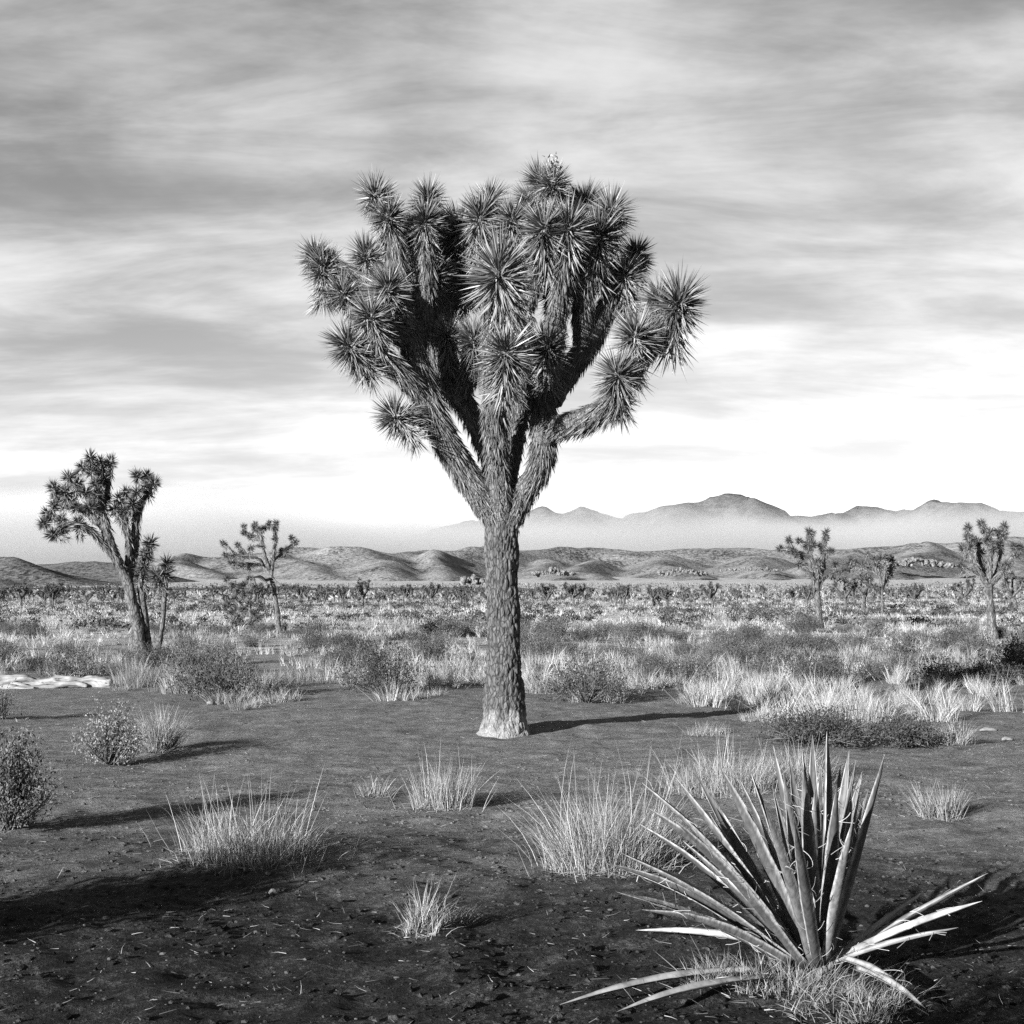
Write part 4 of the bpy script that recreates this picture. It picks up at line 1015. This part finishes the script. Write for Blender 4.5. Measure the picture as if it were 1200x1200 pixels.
# bleached chips and sticks
def chip(px, py, lpx, wpx, ang, label):
    p = ground(px, py); k = p[1] / F; a = ang; h = lpx * k * .5; d = np.array([math.cos(a), math.sin(a), 0]) * h
    V, f, S = tube(np.array([[*(-d), wpx * k * .3], [*(-d * .3 + [0, 0, .015]), wpx * k * .5], [*(d * .4 + [0, 0, .01]), wpx * k * .45], [*d, wpx * k * .2]]), .02, 8, lambda V, rad: rad * .4 * fbm(V[..., 0] * 14, V[..., 1] * 14, V[..., 2] * 14, o=2))
    o = link('wood_chip', mesh('wood_chip', V, f, M_drift), None, (p[0], p[1], p[2] + wpx * k * .3)); tag(o, label, 'stick', 'bleached wood scraps on the soil')
chip(1158, 857, 20, 4, .1, 'thin bleached stick on bare ground beyond the fanned tuft')
chip(1180, 868, 12, 4, .0, 'short bleached wood chip by the thin stick')
chip(247, 826, 9, 5, .4, 'white chip at the foot of a low grass tuft')
chip(299, 826, 9, 5, 2.2, 'pale chip between two low grass tufts')
chip(320, 1048, 10, 4, .5, 'tiny pale twig in the dark gritty foreground')

# ------------------------------------------------------------------ granite outcrops at the foot of the hills
ico_cache = {}
def boulder(r, k):
    import bmesh
    bm = bmesh.new(); bmesh.ops.create_icosphere(bm, subdivisions=3, radius=1.0)
    V = np.array([v.co[:] for v in bm.verts]); f = np.array([[v.index for v in fc.verts] for fc in bm.faces]); bm.free()
    V = V * (1 + .42 * fbm(V[:, 0] * 1.1 + k * 7, V[:, 1] * 1.1, V[:, 2] * 1.1, o=3)[:, None])
    V = np.sign(V) * np.abs(V) ** .85
    return mesh('boulder', V, [f], M_rock, smooth=False)
BM = [boulder(rng, k) for k in range(5)]
def outcrop(px, py, Yd, wpx, hpx, n, label, seed):
    r = np.random.default_rng(seed); b = at(px, py, Yd); k = Yd / F; root = empty('rock_outcrop', b, label, 'rocks')
    for q_ in range(n):
        t = r.random(); x = (t * 2 - 1) * wpx * k * .5; hh = hpx * k * (.75 * (1 - abs(t * 2 - 1)) * r.random() - .08)
        s = hpx * k * (.07 + .17 * r.random() ** 2.2); x *= .6 + .4 * r.random()
        o = link('boulder', BM[int(r.integers(5))], root, (x, r.normal() * 6, hh)); o.scale = (s * (1 + .5 * r.random()), s, s * (.8 + .6 * r.random())); o.rotation_euler = tuple(r.random(3) * 6)
    return root
outcrop(553, 686, 760, 44, 18, 90, 'pointed dark granite outcrop on the plain just behind the big trunk', 1)
outcrop(800, 672, 1000, 84, 10, 100, 'pale granite boulder pile at the foot of the foggy hills', 2)
outcrop(650, 672, 1000, 60, 10, 80, 'rough granite knob on the slope beside the big trunk', 3)
outcrop(1075, 662, 1050, 100, 12, 110, 'broken pale granite ledge below the peaked mountain', 4)
outcrop(880, 668, 1050, 80, 7, 70, 'low string of pale boulders on the hill foot', 5)

# ------------------------------------------------------------------ pebbles, clods and litter on the near soil
r = np.random.default_rng(55)
n = 9000
yy = 3.6 + 17 * r.random(n) ** 1.35; xx = (r.random(n) * 2 - 1) * (.38 * yy + .8)
s = .002 + .010 * r.random(n) ** 10 + .003 * r.random(n)
g_ = (1 + 5 ** .5) / 2
octa = np.array([[-1, g_, 0], [1, g_, 0], [-1, -g_, 0], [1, -g_, 0], [0, -1, g_], [0, 1, g_], [0, -1, -g_], [0, 1, -g_], [g_, 0, -1], [g_, 0, 1], [-g_, 0, -1], [-g_, 0, 1]], float) / 1.9
of = np.array([[0, 11, 5], [0, 5, 1], [0, 1, 7], [0, 7, 10], [0, 10, 11], [1, 5, 9], [5, 11, 4], [11, 10, 2], [10, 7, 6], [7, 1, 8], [3, 9, 4], [3, 4, 2], [3, 2, 6], [3, 6, 8], [3, 8, 9], [4, 9, 5], [2, 4, 11], [6, 2, 10], [8, 6, 7], [9, 8, 1]])
zz_ = terrain(xx, yy)
sq = np.stack([.8 + .7 * r.random(n), .8 + .7 * r.random(n), .45 + .4 * r.random(n)], -1)
V = (octa[None] * (0.8 + .4 * r.random((n, 12, 1)))) * sq[:, None, :] * s[:, None, None] + np.stack([xx, yy, zz_ + s * .15], -1)[:, None, :]
f = (np.arange(n) * 12)[:, None, None] + of[None]
tag(link('gravel', mesh('gravel', V.reshape(-1, 3), [f.reshape(-1, 3)], M_pebble)), 'fine gravel and small clods strewn over the near soil', 'gravel', kind='stuff')
n = 23000
yy = 4.2 + 10.5 * r.random(n) ** 1.3; xx = (r.random(n) * 2 - 1) * (.37 * yy + .5)
keep = fbm(xx / .7, yy / .7, o=2) + .5 * r.normal(size=n) > -.25
xx, yy = xx[keep], yy[keep]; n = len(xx)
s = (.005 + .016 * r.random(n) ** 3.5) * np.clip(1.3 - yy / 18, .5, 1); sq = np.stack([.8 + .9 * r.random(n), .8 + .9 * r.random(n), .5 + .45 * r.random(n)], -1)
V = (octa[None] * (0.65 + .7 * r.random((n, 12, 1)))) * sq[:, None, :] * s[:, None, None] + np.stack([xx, yy, terrain(xx, yy) + s * .05], -1)[:, None, :]
f = (np.arange(n) * 12)[:, None, None] + of[None]
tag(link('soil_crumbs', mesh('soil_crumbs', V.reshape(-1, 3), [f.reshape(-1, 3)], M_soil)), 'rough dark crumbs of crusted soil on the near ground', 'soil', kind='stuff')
n = 4200
yy = 3.8 + 16 * r.random(n) ** 1.4; xx = (r.random(n) * 2 - 1) * (.38 * yy + .8)
zz_ = terrain(xx, yy) + .005
V, f = blades(np.stack([xx, yy, zz_], -1), np.stack([r.normal(size=n), r.normal(size=n), .12 * r.normal(size=n) + .1], -1), .02 + .07 * r.random(n) ** 2, np.full(n, .0028), r.normal(size=(n, 3)) * .008, 2, r)
tag(link('plant_litter', mesh('plant_litter', V, f, M_grass_dim)), 'scraps of straw and twig littering the near soil', 'litter', kind='stuff')
